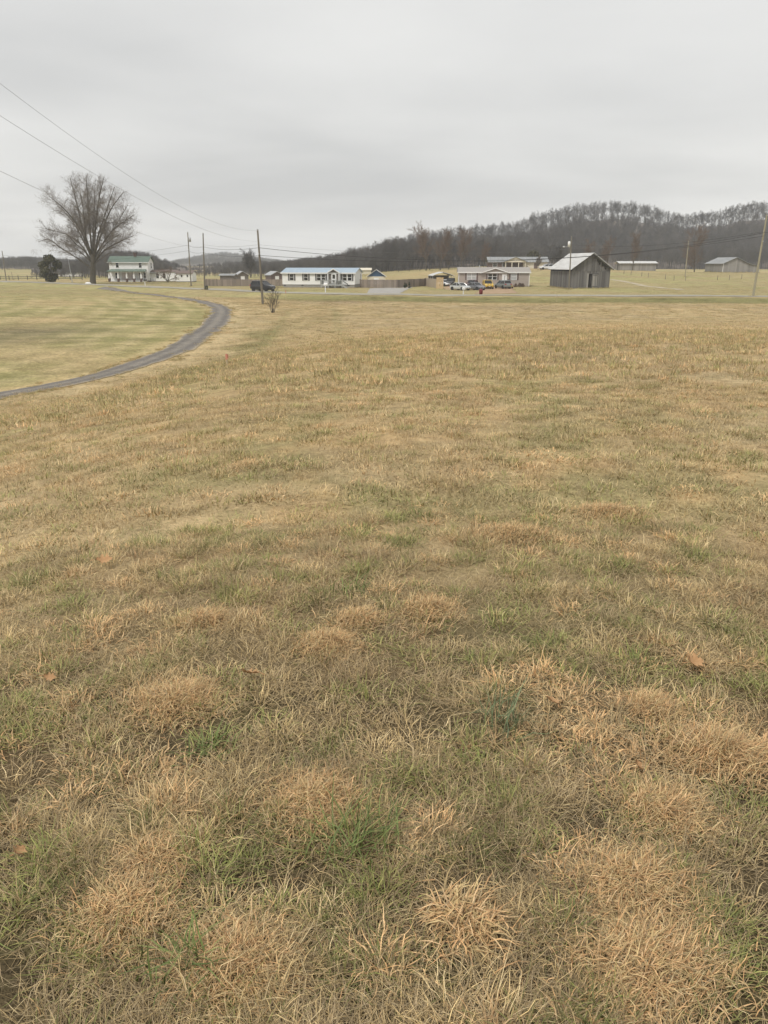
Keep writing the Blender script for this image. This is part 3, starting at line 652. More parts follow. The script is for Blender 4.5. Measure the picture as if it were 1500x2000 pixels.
    cw = Matrix.Translation(p) @ Matrix.Rotation(R(-10), 4, 'Z') @ Vector((b - 1.45, y0 + 1.3, zd)); ch = thing('porch_chair', 'small dark chair on the deck of the white home', 'chair', tuple(cw), R(-10))
    MB().box(-.25, .25, -.25, .25, .38, .45).build('seat', M['black'], ch); MB().box(-.25, .25, .2, .26, .45, .95).build('backrest', M['black'], ch)
    for sx in (-.22, .18):
        for sy in (-.22, .18): MB().box(sx, sx + .05, sy, sy + .05, 0, .38).build('leg', M['black'], ch)
white_home()

# ------------------------------------------------------------------ white farmhouse with green roof
def farmhouse():
    p = onground(252.7, 230); H = thing('farmhouse', 'white two-storey farmhouse with green metal roofs and columned front porch', 'house', p, 0)
    L, D = 11.0, 5.6; h = L / 2; z0, ez, rz_ = .35, 5.5, 6.95
    mb = MB(); lap_wall(mb, -h, h, z0, ez, .24); mb.M = wallM(h, 0, 0, 90); lap_wall(mb, 0, D, z0, ez, .24); gable_end(mb, D, ez - .02, ez, rz_); mb.M = wallM(-h, D, 0, -90); lap_wall(mb, 0, D, z0, ez, .24); gable_end(mb, D, ez - .02, ez, rz_)
    mb.M = wallM(h, D, 0, 180); lap_wall(mb, 0, L, z0, ez, .24); mb.build('wall', M['white_old'], H)
    MB().box(-h + .05, h - .05, .05, D - .05, -.5, z0 + .02).build('foundation', M['brick'], H)
    r_ = gable_roof(H, L, D, ez, rz_, .40, .10, M['green_roof'], ribs=.5)
    MB().box(-h - .42, h + .42, -.44, -.41, ez - .30, ez - .12).build('fascia', M['trim'], r_)
    MB().box(1.0, 1.75, D / 2 - .35, D / 2 + .35, rz_ - .2, rz_ + .95).box(.95, 1.8, D / 2 - .4, D / 2 + .4, rz_ + .95, rz_ + 1.08).build('chimney', M['brick'], r_)
    U = lambda px: (px - 215.2) * .1467 - h; w0 = wallM(0, -.03, 0, 0)
    for px in (231.2, 275.8): window(H, w0, U(px), 3.95, .72, 1.4, frame=.06)
    for px, ww in ((229.5, 1.0), (275.2, .85), (283, .55)): window(H, w0, U(px), .95, ww, 1.6, frame=.06)
    window(H, wallM(h + .03, 0, 0, 90), 3.3, 3.7, .75, 1.5, frame=.05)
    MB().box(U(238.5), U(264), -.06, -.03, .4, 2.75).build('porch_panel', M['pink'], H)
    MB().box(U(262.5), U(268.5), -.09, -.06, .42, 2.5).build('door', M['trim'], H)
    # porch
    a, b = -h + .3, U(287.5); y0 = -2.3
    P = MB().box(a, b, y0, -.03, .2, .38).box(a + .1, b - .1, y0 + .15, -.1, -.4, .2).build('porch_floor', M['white_old'], H)
    mb = MB(); mb.add([(a - .3, y0 - .35, 2.95), (b + .3, y0 - .35, 2.95), (b - .1, -.03, 3.5), (a + .1, -.03, 3.5), (a - .3, y0 - .35, 2.83), (b + .3, y0 - .35, 2.83), (b - .1, -.03, 3.0), (a + .1, -.03, 3.0)],
                      [(0, 1, 2, 3), (4, 5, 1, 0), (1, 5, 6, 2), (4, 0, 3, 7), (7, 6, 5, 4)]); mb.build('porch_roof', M['green_roof'], H)
    MB().box(a, b, y0, y0 + .25, 2.62, 2.84).box(a, a + .2, y0, -.03, 2.62, 2.84).box(b - .2, b, y0, -.03, 2.62, 2.84).build('porch_beam', M['white_old'], H)
    for px in (217.8, 235.5, 252.3, 266.3, 280.2):
        u = U(px) * .99
        pier = MB().box(u - .29, u + .29, y0 - .06, y0 + .52, -.4, 1.0).build('pier', M['brick'], H)
        mb = MB(); mb.add([(u - .25, y0 - .02, 1.0), (u + .25, y0 - .02, 1.0), (u + .25, y0 + .48, 1.0), (u - .25, y0 + .48, 1.0), (u - .15, y0 + .08, 2.64), (u + .15, y0 + .08, 2.64), (u + .15, y0 + .38, 2.64), (u - .15, y0 + .38, 2.64)],
                          [(0, 1, 5, 4), (1, 2, 6, 5), (2, 3, 7, 6), (3, 0, 4, 7)]); mb.build('column', M['trim'], H)
    # low wing to the side
    x0, x1 = h + .02, h + 7.6
    mb = MB(); mb.M = wallM(x0, 1.6, 0, 0); lap_wall(mb, 0, x1 - x0, .2, 2.75, .24); mb.M = wallM(x1, 1.6, 0, 90); lap_wall(mb, 0, 4, .2, 2.75, .24); gable_end(mb, 4, 2.73, 2.75, 3.25); mb.M = wallM(x1, 5.6, 0, 180); lap_wall(mb, 0, x1 - x0, .2, 2.75, .24)
    W = mb.build('wing', M['white_old'], H)
    gable_roof(W, x1 - x0 - .3, 4.0, 2.75, 3.25, .22, .08, M['rust_roof'], 'wing_roof', x0=x0 + .32, y0=1.6)
    MB().box(x0, x1, 1.66, 5.5, -.5, .21).build('wing_foundation', M['brick'], W)
    w1 = wallM(x0, 1.57, 0, 0)
    window(H, w1, 2.1, 1.0, .7, 1.3, frame=.05); window(H, w1, 4.0, 1.0, .7, 1.3, frame=.05)
    MB().box(x0 + .5, x0 + 1.4, 1.53, 1.57, .3, 2.25).build('side_door', M['trim'], H)
    MB().box(x0 + .1, x0 + 1.7, .8, 1.58, 2.35, 2.46).build('door_canopy', M['greyslat'], H)
    MB().box(x0 + .1, x0 + 1.6, .9, 1.58, .1, .2).box(x0 + .1, x0 + .2, .9, 1.0, -.3, 1.0).box(x0 + 1.5, x0 + 1.6, .9, 1.0, -.3, 1.0).build('stoop', M['greyslat'], H)
farmhouse()
def outbuilding():
    p = onground(359.5, 229); H = thing('outbuilding', 'low white outbuilding with rust red roof right of the farmhouse', 'outbuilding', p, 0)
    L, D = 4.6, 5.0; h = L / 2
    mb = MB(); lap_wall(mb, -h, h, .15, 2.3, .24); mb.M = wallM(h, 0, 0, 90); lap_wall(mb, 0, D, .15, 2.3, .24); gable_end(mb, D, 2.28, 2.3, 3.0); mb.M = wallM(-h, D, 0, -90); lap_wall(mb, 0, D, .15, 2.3, .24); gable_end(mb, D, 2.28, 2.3, 3.0); mb.M = wallM(h, D, 0, 180); lap_wall(mb, 0, L, .15, 2.3, .24)
    mb.build('wall', M['white_old'], H); MB().box(-h + .04, h - .04, .04, D - .04, -.4, .16).build('foundation', M['brick'], H)
    gable_roof(H, L, D, 2.3, 3.0, .25, .08, M['rust_roof'])
    w0 = wallM(0, -.03, 0, 0)
    for u in (-.7, .95): window(H, w0, u, 1.35, .42, .62, frame=.04, split=False)
outbuilding()

# ------------------------------------------------------------------ beige manufactured home
def beige_home():
    p = onground(964.8, 182); H = thing('manufactured_home', 'beige manufactured home with grey shingle roof and white trimmed front gable', 'house', p, R(-4))
    L, D = 15.9, 8.0; h = L / 2; z0, ez, rz_ = .35, 3.15, 4.1
    mb = MB(); lap_wall(mb, -h, h, z0 - .3, ez); mb.M = wallM(h, 0, 0, 90); lap_wall(mb, 0, D, z0 - .3, ez); gable_end(mb, D, ez - .02, ez, rz_); mb.M = wallM(-h, D, 0, -90); lap_wall(mb, 0, D, z0 - .3, ez); gable_end(mb, D, ez - .02, ez, rz_); mb.M = wallM(h, D, 0, 180); lap_wall(mb, 0, L, z0 - .3, ez)
    mb.build('wall', M['beige'], H); MB().box(-h + .05, h - .05, .05, D - .05, -.6, z0).build('skirting', M['block'], H)
    MB().box(-h - .05, -h + .09, -.05, -.027, 0, ez).box(h - .09, h + .05, -.05, -.027, 0, ez).build('corner_trim', M['trim'], H)
    r_ = gable_roof(H, L, D, ez, rz_, .3, .12, M['grey_shingle'])
    MB().box(-h - .31, h + .31, -.33, -.305, ez - .20, ez + .05).build('fascia', M['trim'], r_)
    MB().box(-3.3, -3.1, 3, 3.2, rz_ - .3, rz_ + .55).build('vent_pipe', M['galv'], r_)
    U = lambda px: (px - 896.6) * .1166 - h; w0 = wallM(0, -.03, 0, 0)
    window(H, w0, U(921.5), 1.52, 2.0, 1.38, 'shutter_b', pane='curtain', mull=2); window(H, w0, U(961.8), 1.52, 1.95, 1.38, 'shutter_b', mull=2); window(H, w0, U(1003), 1.5, 1.25, 1.38, 'shutter_b', pane='curtain')
    # front gable
    c_ = U(967); hw = 2.95
    mb = MB(); mb.prism([(c_ - hw, ez - .35), (c_ + hw, ez - .35), (c_, 3.98)], -.25, -.04); mb.build('gable_wall', M['beige'], H)
    mb = MB()
    for s in (-1, 1):
        a = [(c_, -.55, 4.0), (c_ + s * (hw + .35), -.55, 2.98), (c_ + s * (hw + .35), -.55, 3.10), (c_, -.55, 4.12)]
        mb.add(a + [(c_, 3.9, 4.0), (c_ + s * (hw + .35), .1, 2.98), (c_ + s * (hw + .35), .1, 3.10), (c_, 3.9, 4.14)], [(0, 1, 2, 3), (3, 2, 6, 7), (0, 4, 5, 1)])
    gr_ = mb.build('gable_roof', M['grey_shingle'], H)
    mb = MB()
    for s in (-1, 1): mb.add([(c_, -.58, 3.90), (c_ + s * (hw + .4), -.58, 2.86), (c_ + s * (hw + .4), -.58, 3.07), (c_, -.58, 4.09)], [(0, 1, 2, 3) if s > 0 else (3, 2, 1, 0)])
    mb.build('bargeboard', M['trim'], gr_)
    d = MB().box(U(980.5), U(989.8), -.10, -.03, .85, 2.98).build('door', M['trim'], H)
    MB().box(U(984.2), U(986.2), -.12, -.10, 1.4, 2.4).build('pane', M['curtain'], d)
    MB().box(U(978), U(993), -1.5, -.05, .55, .72).box(U(978), U(993), -1.9, -1.5, .2, .38).build('step', M['deck'], H)
    MB().box(U(990.6), U(992.3), -1.4, -1.25, .7, 1.75).build('step_rail', M['deckdark'], H)
beige_home()

# ------------------------------------------------------------------ ranch house behind
def ranch():
    p = onground(1011, 258); p = (p[0], p[1], p[2] - .55); H = thing('ranch_house', 'low ranch house with weathered metal roof on the rise behind the beige home', 'house', p, R(-2))
    L, D = 18.6, 8; h = L / 2; ez, rz_ = 2.5, 3.9
    mb = MB(); mb.box(-h, 1.5, .02, D, -.6, ez); mb.M = wallM(-h, D, 0, -90); gable_end(mb, D, ez - .02, ez, rz_); mb.build('brick_wall', pbr('dull_red_brick', (.10, .068, .058), (.145, .10, .085), 5, .9), H)
    mb = MB(); mb.box(1.5, h, .03, D, -.6, ez); mb.M = wallM(h, 0, 0, 90); gable_end(mb, D, ez - .02, ez, rz_); mb.build('garage_wall', M['cream'], H)
    gable_roof(H, L, D, ez, rz_, .5, .12, M['tin_old'], ribs=.6)
    w0 = wallM(0, -.01, 0, 0)
    for u in (-7.4, -4.4): window(H, w0, u, 1.0, 1.3, 1.1)
    MB().box(5.0, 6.2, -.02, .03, -.3, 2.1).build('door', M['shutter_b'], H)
    u = -1.2
    pr = MB().prism([(u - 3.3, 2.35), (u + 3.3, 2.35), (u + 3.3, 2.6), (u, 3.9), (u - 3.3, 2.6)], -2.6, 2.0).build('porch_gable', M['cream'], H)
    mb = MB()
    for s in (-1, 1): mb.add([(u, -2.9, 4.0), (u + s * 3.8, -2.9, 2.52), (u + s * 3.8, 2, 2.52), (u, 3.5, 4.0), (u, -2.9, 3.88), (u + s * 3.8, -2.9, 2.40)], [(0, 1, 2, 3), (4, 5, 1, 0)])
    mb.build('porch_roof', M['tin_old'], H)
    for q in (-3.1, -1.1, 1.0, 3.1): MB().box(u + q - .12, u + q + .12, -2.5, -2.26, -.6, 2.36).build('post', M['cream'], H)
    MB().box(u - 3.2, u + 3.2, -2.2, .01, -.6, .15).build('porch_floor', M['deck'], H)
ranch()

# ------------------------------------------------------------------ barns made of boards
UNIT = {}
def unit_box(mat):
    if mat not in UNIT:
        mb = MB().box(0, 1, 0, 1, 0, 1); me = bpy.data.meshes.new('board'); me.from_pydata(mb.V, [], mb.F); me.materials.append(M[mat]); UNIT[mat] = me
    return UNIT[mat]
def board(parent, mat, wm, u, w_, z0, z1, th=.03, name='board', out_=0.0):
    o = bpy.data.objects.new(name, unit_box(mat)); COL.objects.link(o); o.parent = parent
    o.matrix_local = wm @ Matrix.Translation((u, -th - out_, z0)) @ Matrix.Diagonal((w_, th, z1 - z0, 1)); return o
def barn():
    p = onground(1154, 168.0); rng = np.random.default_rng(4)
    B = thing('barn', 'weathered grey board barn with pale tin gable roof beside the road', 'barn', (p[0], p[1], p[2] + .0), R(8))
    W, L = 8.3, 13.0; ez, apex = 4.1, 7.0; bw = .27; hw = W / 2
    wf = wallM(-hw, 0, 0, 0); wl = wallM(-hw, L, 0, -90); wr = wallM(hw, 0, 0, 90); wb = wallM(hw, L, 0, 180)
    roofz = lambda u: ez + (apex - ez) * (1 - abs(u - hw) / hw)
    u = 0
    while u < W - .05:
        w_ = min(bw * rng.uniform(.85, 1.15), W - u); mid = u + w_ / 2; gap = .012
        door = 4.35 < mid < 5.65; opening = 3.7 < mid <= 4.35
        lo = -.3 + rng.uniform(-.03, .10)
        if not door and not opening: board(B, 'barn', wf, u, w_ - gap, lo, 3.45 + rng.uniform(-.02, .02), .03, out_=rng.uniform(0, .012))
        elif opening: board(B, 'barn', wf, u, w_ - gap, 2.9, 3.45)
        else: board(B, 'barn', wf, u, w_ - gap, 2.95, 3.45)
        top = roofz(mid) - .10
        # loft boards, some missing under the right rake
        if mid > 4.6 and mid < 7.6: top = min(top, roofz(mid) - rng.choice([.35, .75, 1.1, .12], p=[.3, .3, .25, .15]))
        if mid < 1.3: top -= rng.uniform(0, .25)
        if top > 3.6: board(B, 'barn', wf, u, w_ - gap, 3.40, top, .03, out_=.035 + rng.uniform(0, .01))
        u += w_
    d = thing('door_leaf', None, None, (0, 0, 0)); d.parent = B
    k = 0; u = 4.35
    while u < 5.6: board(d, 'barn2' if k % 3 else 'barn', wf, u, .24, -.2, 2.85, .035, 'door_board', .04); u += .25; k += 1
    board(d, 'barn', wf, 4.35, 1.3, 2.6, 2.75, .03, 'door_batten', .08); board(d, 'barn', wf, 4.35, 1.3, .3, .45, .03, 'door_batten', .08)
    board(B, 'barn', wf, 4.2, 1.65, 2.9, 3.05, .05, 'lintel', .06)
    for uu in (3.25, 3.45): board(B, 'barn2', wf, uu, .2, 0, 3.0, .03, 'board', .05)
    for wm, n, top in ((wl, L, 3.45), (wr, L, ez - .15), (wb, W, None)):
        u = 0
        while u < n - .05:
            w_ = min(bw * rng.uniform(.85, 1.15), n - u); tt = top if top else roofz(u + w_ / 2) - .15
            board(B, 'barn', wm, u, w_ - .015, -.3 + rng.uniform(0, .15), tt + rng.uniform(-.03, .03), .03, out_=rng.uniform(0, .012)); u += w_
    mb = MB()
    for x in (-hw + .1, 0, hw - .1):
        for y in (.15, L / 3, 2 * L / 3, L - .15): mb.box(x - .09, x + .09, y - .09, y + .09, -.4, ez if x else apex - .3)
    for y in (.15, L / 2, L - .15): mb.box(-hw + .1, hw - .1, y - .07, y + .07, 3.4, 3.6)
    for x in (-hw + .05, hw - .2): mb.box(x, x + .15, 0.05, L - .05, ez - .25, ez - .05)
    mb.build('frame', M['darkrail'], B)
    mb = MB(); o1 = .75; th = .07
    for s in (-1, 1):
        ex = s * (hw + .55); ezz = ez - (apex - ez) / hw * .55
        mb.add([(0, -o1, apex), (ex, -o1, ezz), (ex, L + .4, ezz), (0, L + .4, apex), (0, -o1, apex + th), (ex, -o1, ezz + th), (ex, L + .4, ezz + th), (0, L + .4, apex + th)],
               [(4, 5, 6, 7), (0, 3, 2, 1), (0, 1, 5, 4), (1, 2, 6, 5), (2, 3, 7, 6)])
    rf = mb.build('roof', M['tin'], B)
    mb = MB()
    for s in (-1, 1):
        ex = s * (hw + .55); ezz = ez - (apex - ez) / hw * .55; y = -o1
        while y < L + .4:
            mb.add([(0, y, apex + th), (ex, y, ezz + th), (ex, y + .05, ezz + th), (0, y + .05, apex + th), (0, y, apex + th + .03), (ex, y, ezz + th + .03), (ex, y + .05, ezz + th + .03), (0, y + .05, apex + th + .03)], [(4, 5, 6, 7), (0, 1, 5, 4), (3, 7, 6, 2)]); y += .6
    mb.build('roof_rib', M['tin'], rf)
    mb = MB()
    for s in (-1, 1):
        ex = s * (hw + .55); ezz = ez - (apex - ez) / hw * .55
        mb.add([(0, -o1 + .02, apex - .16), (ex, -o1 + .02, ezz - .16), (ex, -o1 + .02, ezz - .002), (0, -o1 + .02, apex - .002), (0, -o1 + .07, apex - .16), (ex, -o1 + .07, ezz - .16), (ex, -o1 + .07, ezz - .002), (0, -o1 + .07, apex - .002)], [(0, 1, 2, 3), (4, 7, 6, 5), (0, 4, 5, 1)])
    mb.build('rake_board', M['darkrail'], rf)
barn()
def far_barn():
    p = onground(1434, 268); rng = np.random.default_rng(14)
    B = thing('barn', 'grey barn with tin roof and lean-to at the far right of the field', 'barn', p, R(2))
    W, L = 8.4, 13.5; hw = W / 2; ez, apex = 2.9, 4.75; roofz = lambda u: ez + (apex - ez) * (1 - abs(u - hw) / hw)
    for wm, n, g_ in ((wallM(-hw, 0, 0, 0), W, True), (wallM(-hw, L, 0, -90), L, False), (wallM(hw, 0, 0, 90), L, False), (wallM(hw, L, 0, 180), W, True)):
        u = 0
        while u < n - .05:
            w_ = min(.42, n - u); board(B, 'barn2', wm, u, w_ - .012, -.4, (roofz(u + w_ / 2) - .08) if g_ else ez - .05, .03, out_=rng.uniform(0, .012)); u += w_
    MB().box(-hw - .08, -hw + .10, -.08, -.045, -.4, ez).build('corner_trim', M['trim'], B)
    mb = MB()
    for s in (-1, 1):
        ex = s * (hw + .4); e2 = ez - .18
        mb.add([(0, -.5, apex), (ex, -.5, e2), (ex, L + .4, e2), (0, L + .4, apex), (0, -.5, apex + .1), (ex, -.5, e2 + .1), (ex, L + .4, e2 + .1), (0, L + .4, apex + .1)], [(4, 5, 6, 7), (0, 3, 2, 1), (0, 1, 5, 4), (1, 2, 6, 5), (2, 3, 7, 6)])
    mb.build('roof', M['tin_old'], B)
    mb = MB(); mb.add([(hw + .02, -.3, 2.75), (hw + 3.9, -.3, 2.1), (hw + 3.9, L, 2.1), (hw + .02, L, 2.75), (hw + .02, -.3, 2.85), (hw + 3.9, -.3, 2.2), (hw + 3.9, L, 2.2), (hw + .02, L, 2.85)], [(4, 5, 6, 7), (0, 3, 2, 1), (0, 1, 5, 4), (1, 2, 6, 5)]); ln = mb.build('lean_to', M['tin_old'], B)
    u = 0
    while u < 3.6:
        board(ln, 'barn2', wallM(hw, .1, 0, 0), u + .04, .38, -.4, 2.68 - .168 * (u + .3), .03); u += .4
far_barn()
def low_barn():
    p = onground(1244, 300); rng = np.random.default_rng(15)
    B = thing('long_shed', 'long low grey shed with pale tin roof behind the weathered barn', 'shed', p, R(-4))
    L, D, ez, apex = 13.2, 7, 2.7, 3.3; h = L / 2
    for wm, n in ((wallM(-h, 0, 0, 0), L), (wallM(-h, D, 0, -90), D), (wallM(h, 0, 0, 90), D), (wallM(h, D, 0, 180), L)):
        u = 0
        while u < n - .05:
            w_ = min(.5, n - u)
            if not (n == D and 2.5 < u < 4.5): board(B, 'barn2', wm, u, w_ - .015, -.6, ez - .05, .03, out_=rng.uniform(0, .012))
            u += w_
    gable_roof(B, L, D, ez, apex, .6, .12, M['tin'])
    MB().prism([(-.01, 0), (.01, 0), (.01, .01)], 0, .01).build('hinge', M['galv'], B)
low_barn()

# ------------------------------------------------------------------ fences
def fence_line(T_, pts, mat, z1, bw=.30, rng=np.random.default_rng(3), lean=.0):
    ox, oy, oz = T_.location
    for (ax, ay), (bx, by) in zip(pts[:-1], pts[1:]):
        Ln = math.hypot(bx - ax, by - ay); ang = math.degrees(math.atan2(by - ay, bx - ax)); n = int(Ln / bw); k = 0
        for k in range(n):
            f = k / n; x = ax + (bx - ax) * f; y = ay + (by - ay) * f; z = TZ(x, y)
            board(T_, mat, wallM(x - ox, y - oy, z - oz, ang), 0, bw - .012, .02, z1 + rng.uniform(-.03, .03), .022, out_=rng.uniform(0, .006))
        m = max(1, int(Ln / 2.4))
        for k in range(m + 1):
            f = k / m; x = ax + (bx - ax) * f; y = ay + (by - ay) * f; z = TZ(x, y)
            board(T_, mat, wallM(x - ox, y - oy, z - oz, ang), -.05, .1, -.4, z1 + .04, .1, 'post', -.13)
        for zz in (.35, z1 - .3):
            o = bpy.data.objects.new('rail', unit_box(mat)); COL.objects.link(o); o.parent = T_
            za = TZ(ax, ay) - oz; zb = TZ(bx, by) - oz
            M4 = Matrix.Translation((ax - ox, ay - oy, za + zz)) @ Matrix.Rotation(R(ang), 4, 'Z') @ Matrix.Rotation(-math.atan2(zb - za, Ln), 4, 'Y')
            o.matrix_local = M4 @ Matrix.Translation((0, .005, 0)) @ Matrix.Diagonal((Ln, .04, .09, 1))
def fence(pts_px, mat, z1, label, bw=.3):
    pts = []
    for px, Y in pts_px:
        q = onground(px, Y); pts.append((q[0], q[1]))
    T_ = thing('wooden_fence', label, 'fence', (pts[0][0], pts[0][1], TZ(*pts[0])))
    fence_line(T_, pts, mat, z1, bw); return T_
fence([(399, 188), (470, 188), (556, 186)], 'fence', 1.55, 'weathered brown board fence left of the white manufactured home')
fence([(703, 175), (775, 174.5), (832, 187)], 'fence', 1.72, 'weathered grey-brown board fence right of the white manufactured home')
fence([(832, 187), (853, 170)], 'fence_mid', 1.85, 'paler ageing board fence running from the grey fence toward the road')
fence([(853, 166), (865.5, 165.5)], 'fence_new', 2.25, 'fresh yellow pine fence panel in front of the carport')
def rail_fence(pts_px, label, spacing=3.0, rails=(.45, .85, 1.2), mat='darkrail'):
    pts = []
    for px, Y in pts_px:
        q = onground(px, Y); pts.append((q[0], q[1]))
    o0 = (pts[0][0], pts[0][1], TZ(*pts[0])); T_ = thing('rail_fence', label, 'fence', o0)
    for (ax, ay), (bx, by) in zip(pts[:-1], pts[1:]):
        Ln = math.hypot(bx - ax, by - ay); n = max(1, int(Ln / spacing))
        for k in range(n + 1):
            f = k / n; x = ax + (bx - ax) * f; y = ay + (by - ay) * f
            board(T_, mat, wallM(x - o0[0], y - o0[1], TZ(x, y) - o0[2], 0), -.08, .16, -.4, 1.35, .16, 'post')
            if k < n and rails:
                x2 = ax + (bx - ax) * (k + 1) / n; y2 = ay + (by - ay) * (k + 1) / n
                mb = MB()
                for zz in rails:
                    z0 = TZ(x, y) - o0[2] + zz; z1 = TZ(x2, y2) - o0[2] + zz
                    mb.tube([(x - o0[0], y - o0[1] - .18, z0), (x2 - o0[0], y2 - o0[1] - .18, z1)], .07, 4)
                mb.build('rail', M[mat], T_)
    return T_
rail_fence([(778, 262), (820, 262), (895, 262)], 'dark rail fence along the top of the green rise behind the carport')
rail_fence([(-60, 268), (0, 262), (90, 255), (160, 256)], 'dark low rail fence at the far end of the left lawn', 3.5, (.5, 1.0))
# wire-fence posts in the right field: each a thing of its own
for k, (px, Y) in enumerate([(1218, 236), (1232, 232), (1253, 226), (1266, 222), (1300, 215), (1317, 212), (1339, 210), (1402, 214), (1425, 216), (1449, 220), (1476, 224)]):
    p = onground(px, Y); r_ = .07
    o = MB().tube([(0, 0, -.3), (.02, 0, 1.25)], [r_, r_ * .85], 7).build('fence_post', M['pole']); o.location = p; o.rotation_euler = (random.Random(k).uniform(-.05, .05), random.Random(k + 9).uniform(-.06, .06), 0)
    tag(o, 'thin wooden fence post standing in the field right of the weathered barn', 'fence post', 'wire fence posts in the right field')

# ------------------------------------------------------------------ small buildings behind the fences
def shed(px, Y, L, D, ez, apex, wall, roof, label, rz=0, gable_front=False, name='shed', wallmat2=None):
    p = onground(px, Y); H = thing(name, label, name.replace('_', ' '), p, R(rz)); h = L / 2
    if gable_front:
        mb = MB().prism([(-h, -.4), (h, -.4), (h, ez), (-h, ez)], 0, D); mb.build('wall', M[wallmat2 or wall], H)
        MB().prism([(-h, ez + .003), (h, ez + .003), (0, apex)], -.01, D).build('gable', M[wall], H)
        mb = MB()
        for s in (-1, 1):
            ex = s * (h + .3); e2 = ez - (apex - ez) / h * .3
            mb.add([(0, -.35, apex + .02), (ex, -.35, e2 + .02), (ex, D + .3, e2 + .02), (0, D + .3, apex + .02), (0, -.35, apex + .14), (ex, -.35, e2 + .14), (ex, D + .3, e2 + .14), (0, D + .3, apex + .14)], [(4, 5, 6, 7), (0, 3, 2, 1), (0, 1, 5, 4), (1, 2, 6, 5), (2, 3, 7, 6)])
        mb.build('roof', M[roof], H)
        MB().box(-.6, .6, -.05, -.02, -.2, ez - .3).build('door', M['trim'], H)
    else:
        mb = MB().box(-h, h, 0, D, -.5, ez); mb.M = wallM(h, 0, 0, 90); gable_end(mb, D, ez - .02, ez, apex); mb.M = wallM(-h, D, 0, -90); gable_end(mb, D, ez - .02, ez, apex); mb.build('wall', M[wall], H)
        gable_roof(H, L, D, ez, apex, .3, .12, M[roof])
        MB().box(-h + .6, -h + 1.6, -.03, -.003, -.2, min(2.0, ez - .2)).build('door', M['greyslat'], H)
    return H
shed(735, 196, 4.4, 5, 1.85, 3.35, 'bluegable', 'tin', 'small shed with blue gable behind the grey-brown fence', 0, True, wallmat2='cream')
shed(443, 212, 3.7, 3.0, 2.05, 2.4, 'greyslat', 'tin_old', 'low grey shed with pale roof behind the brown fence', -4)
shed(474, 250, 3.6, 5, 1.5, 2.6, 'greyslat', 'galv', 'small dark green-grey hut behind the brown fence by the bare tree', 20, True)
shed(541, 240, 3.6, 6, 1.5, 2.45, 'shutter_b', 'galv', 'dark brown shed with a pale roof edge left of the white home', 25, True)
shed(711, 270, 4.6, 5, 1.2, 1.8, 'cream', 'cream', 'pale cream shed beyond the right end of the white home')
shed(136, 330, 9.0, 5, 1.6, 2.3, 'white_old', 'tin_old', 'long low pale shed far behind the cedar tree')
def carport():
    p = onground(866, 196); H = thing('carport', 'open metal carport with pale arched gable roof beside the beige home', 'carport', p, R(6))
    hw, L, ez, ap = 2.6, 7, 2.0, 2.75
    mb = MB()
    for s in (-1, 1):
        mb.add([(0, 0, ap), (s * 1.9, 0, ez + .25), (s * (hw + .1), 0, ez - .12), (s * (hw + .1), L, ez - .12), (s * 1.9, L, ez + .25), (0, L, ap), (0, 0, ap + .1), (s * 1.9, 0, ez + .35), (s * (hw + .1), 0, ez - .02), (s * (hw + .1), L, ez - .02), (s * 1.9, L, ez + .35), (0, L, ap + .1)],
               [(6, 7, 10, 11), (7, 8, 9, 10), (0, 1, 7, 6), (1, 2, 8, 7), (0, 5, 4, 1), (1, 4, 3, 2)])
    mb.build('roof', M['tin'], H)
    for s in (-1, 1):
        for y in (.2, L / 2, L - .2): MB().box(s * hw - .05, s * hw + .05, y - .05, y + .05, -.3, ez).build('post', M['galv'], H)
    mb = MB().box(-hw, hw, L - .06, L, .0, 2.0); mb.build('back_panel', M['greyslat'], H)
carport()

# ------------------------------------------------------------------ vehicles
def wheel_mesh():
    t = MB(); prof = [(.20, -.10), (.31, -.105), (.33, -.07), (.33, .07), (.31, .105), (.20, .10)]; n = 18; vs = []; fs = []
    for k in range(n):
        a = 2 * math.pi * k / n; vs += [(r * math.cos(a), y, r * math.sin(a)) for r, y in prof]
    m = len(prof)
    for k in range(n):
        for q in range(m): fs.append((k * m + q, k * m + (q + 1) % m, ((k + 1) % n) * m + (q + 1) % m, ((k + 1) % n) * m + q))
    t.add(vs, fs); me = bpy.data.meshes.new('tyre'); me.from_pydata(t.V, [], t.F); me.materials.append(M['tyre'])
    r_ = MB(); r_.tube([(0, -.085, 0), (0, .085, 0)], [.205, .205], 16); 
    for k in range(5):
        a = 2 * math.pi * k / 5; r_.box(.1 * math.cos(a) - .02, .1 * math.cos(a) + .02, -.1, -.085, .1 * math.sin(a) - .05, .1 * math.sin(a) + .05)
    me2 = bpy.data.meshes.new('rim'); me2.from_pydata(r_.V, [], r_.F); me2.materials.append(M['rim']); return me, me2
TYRE, RIM = wheel_mesh()
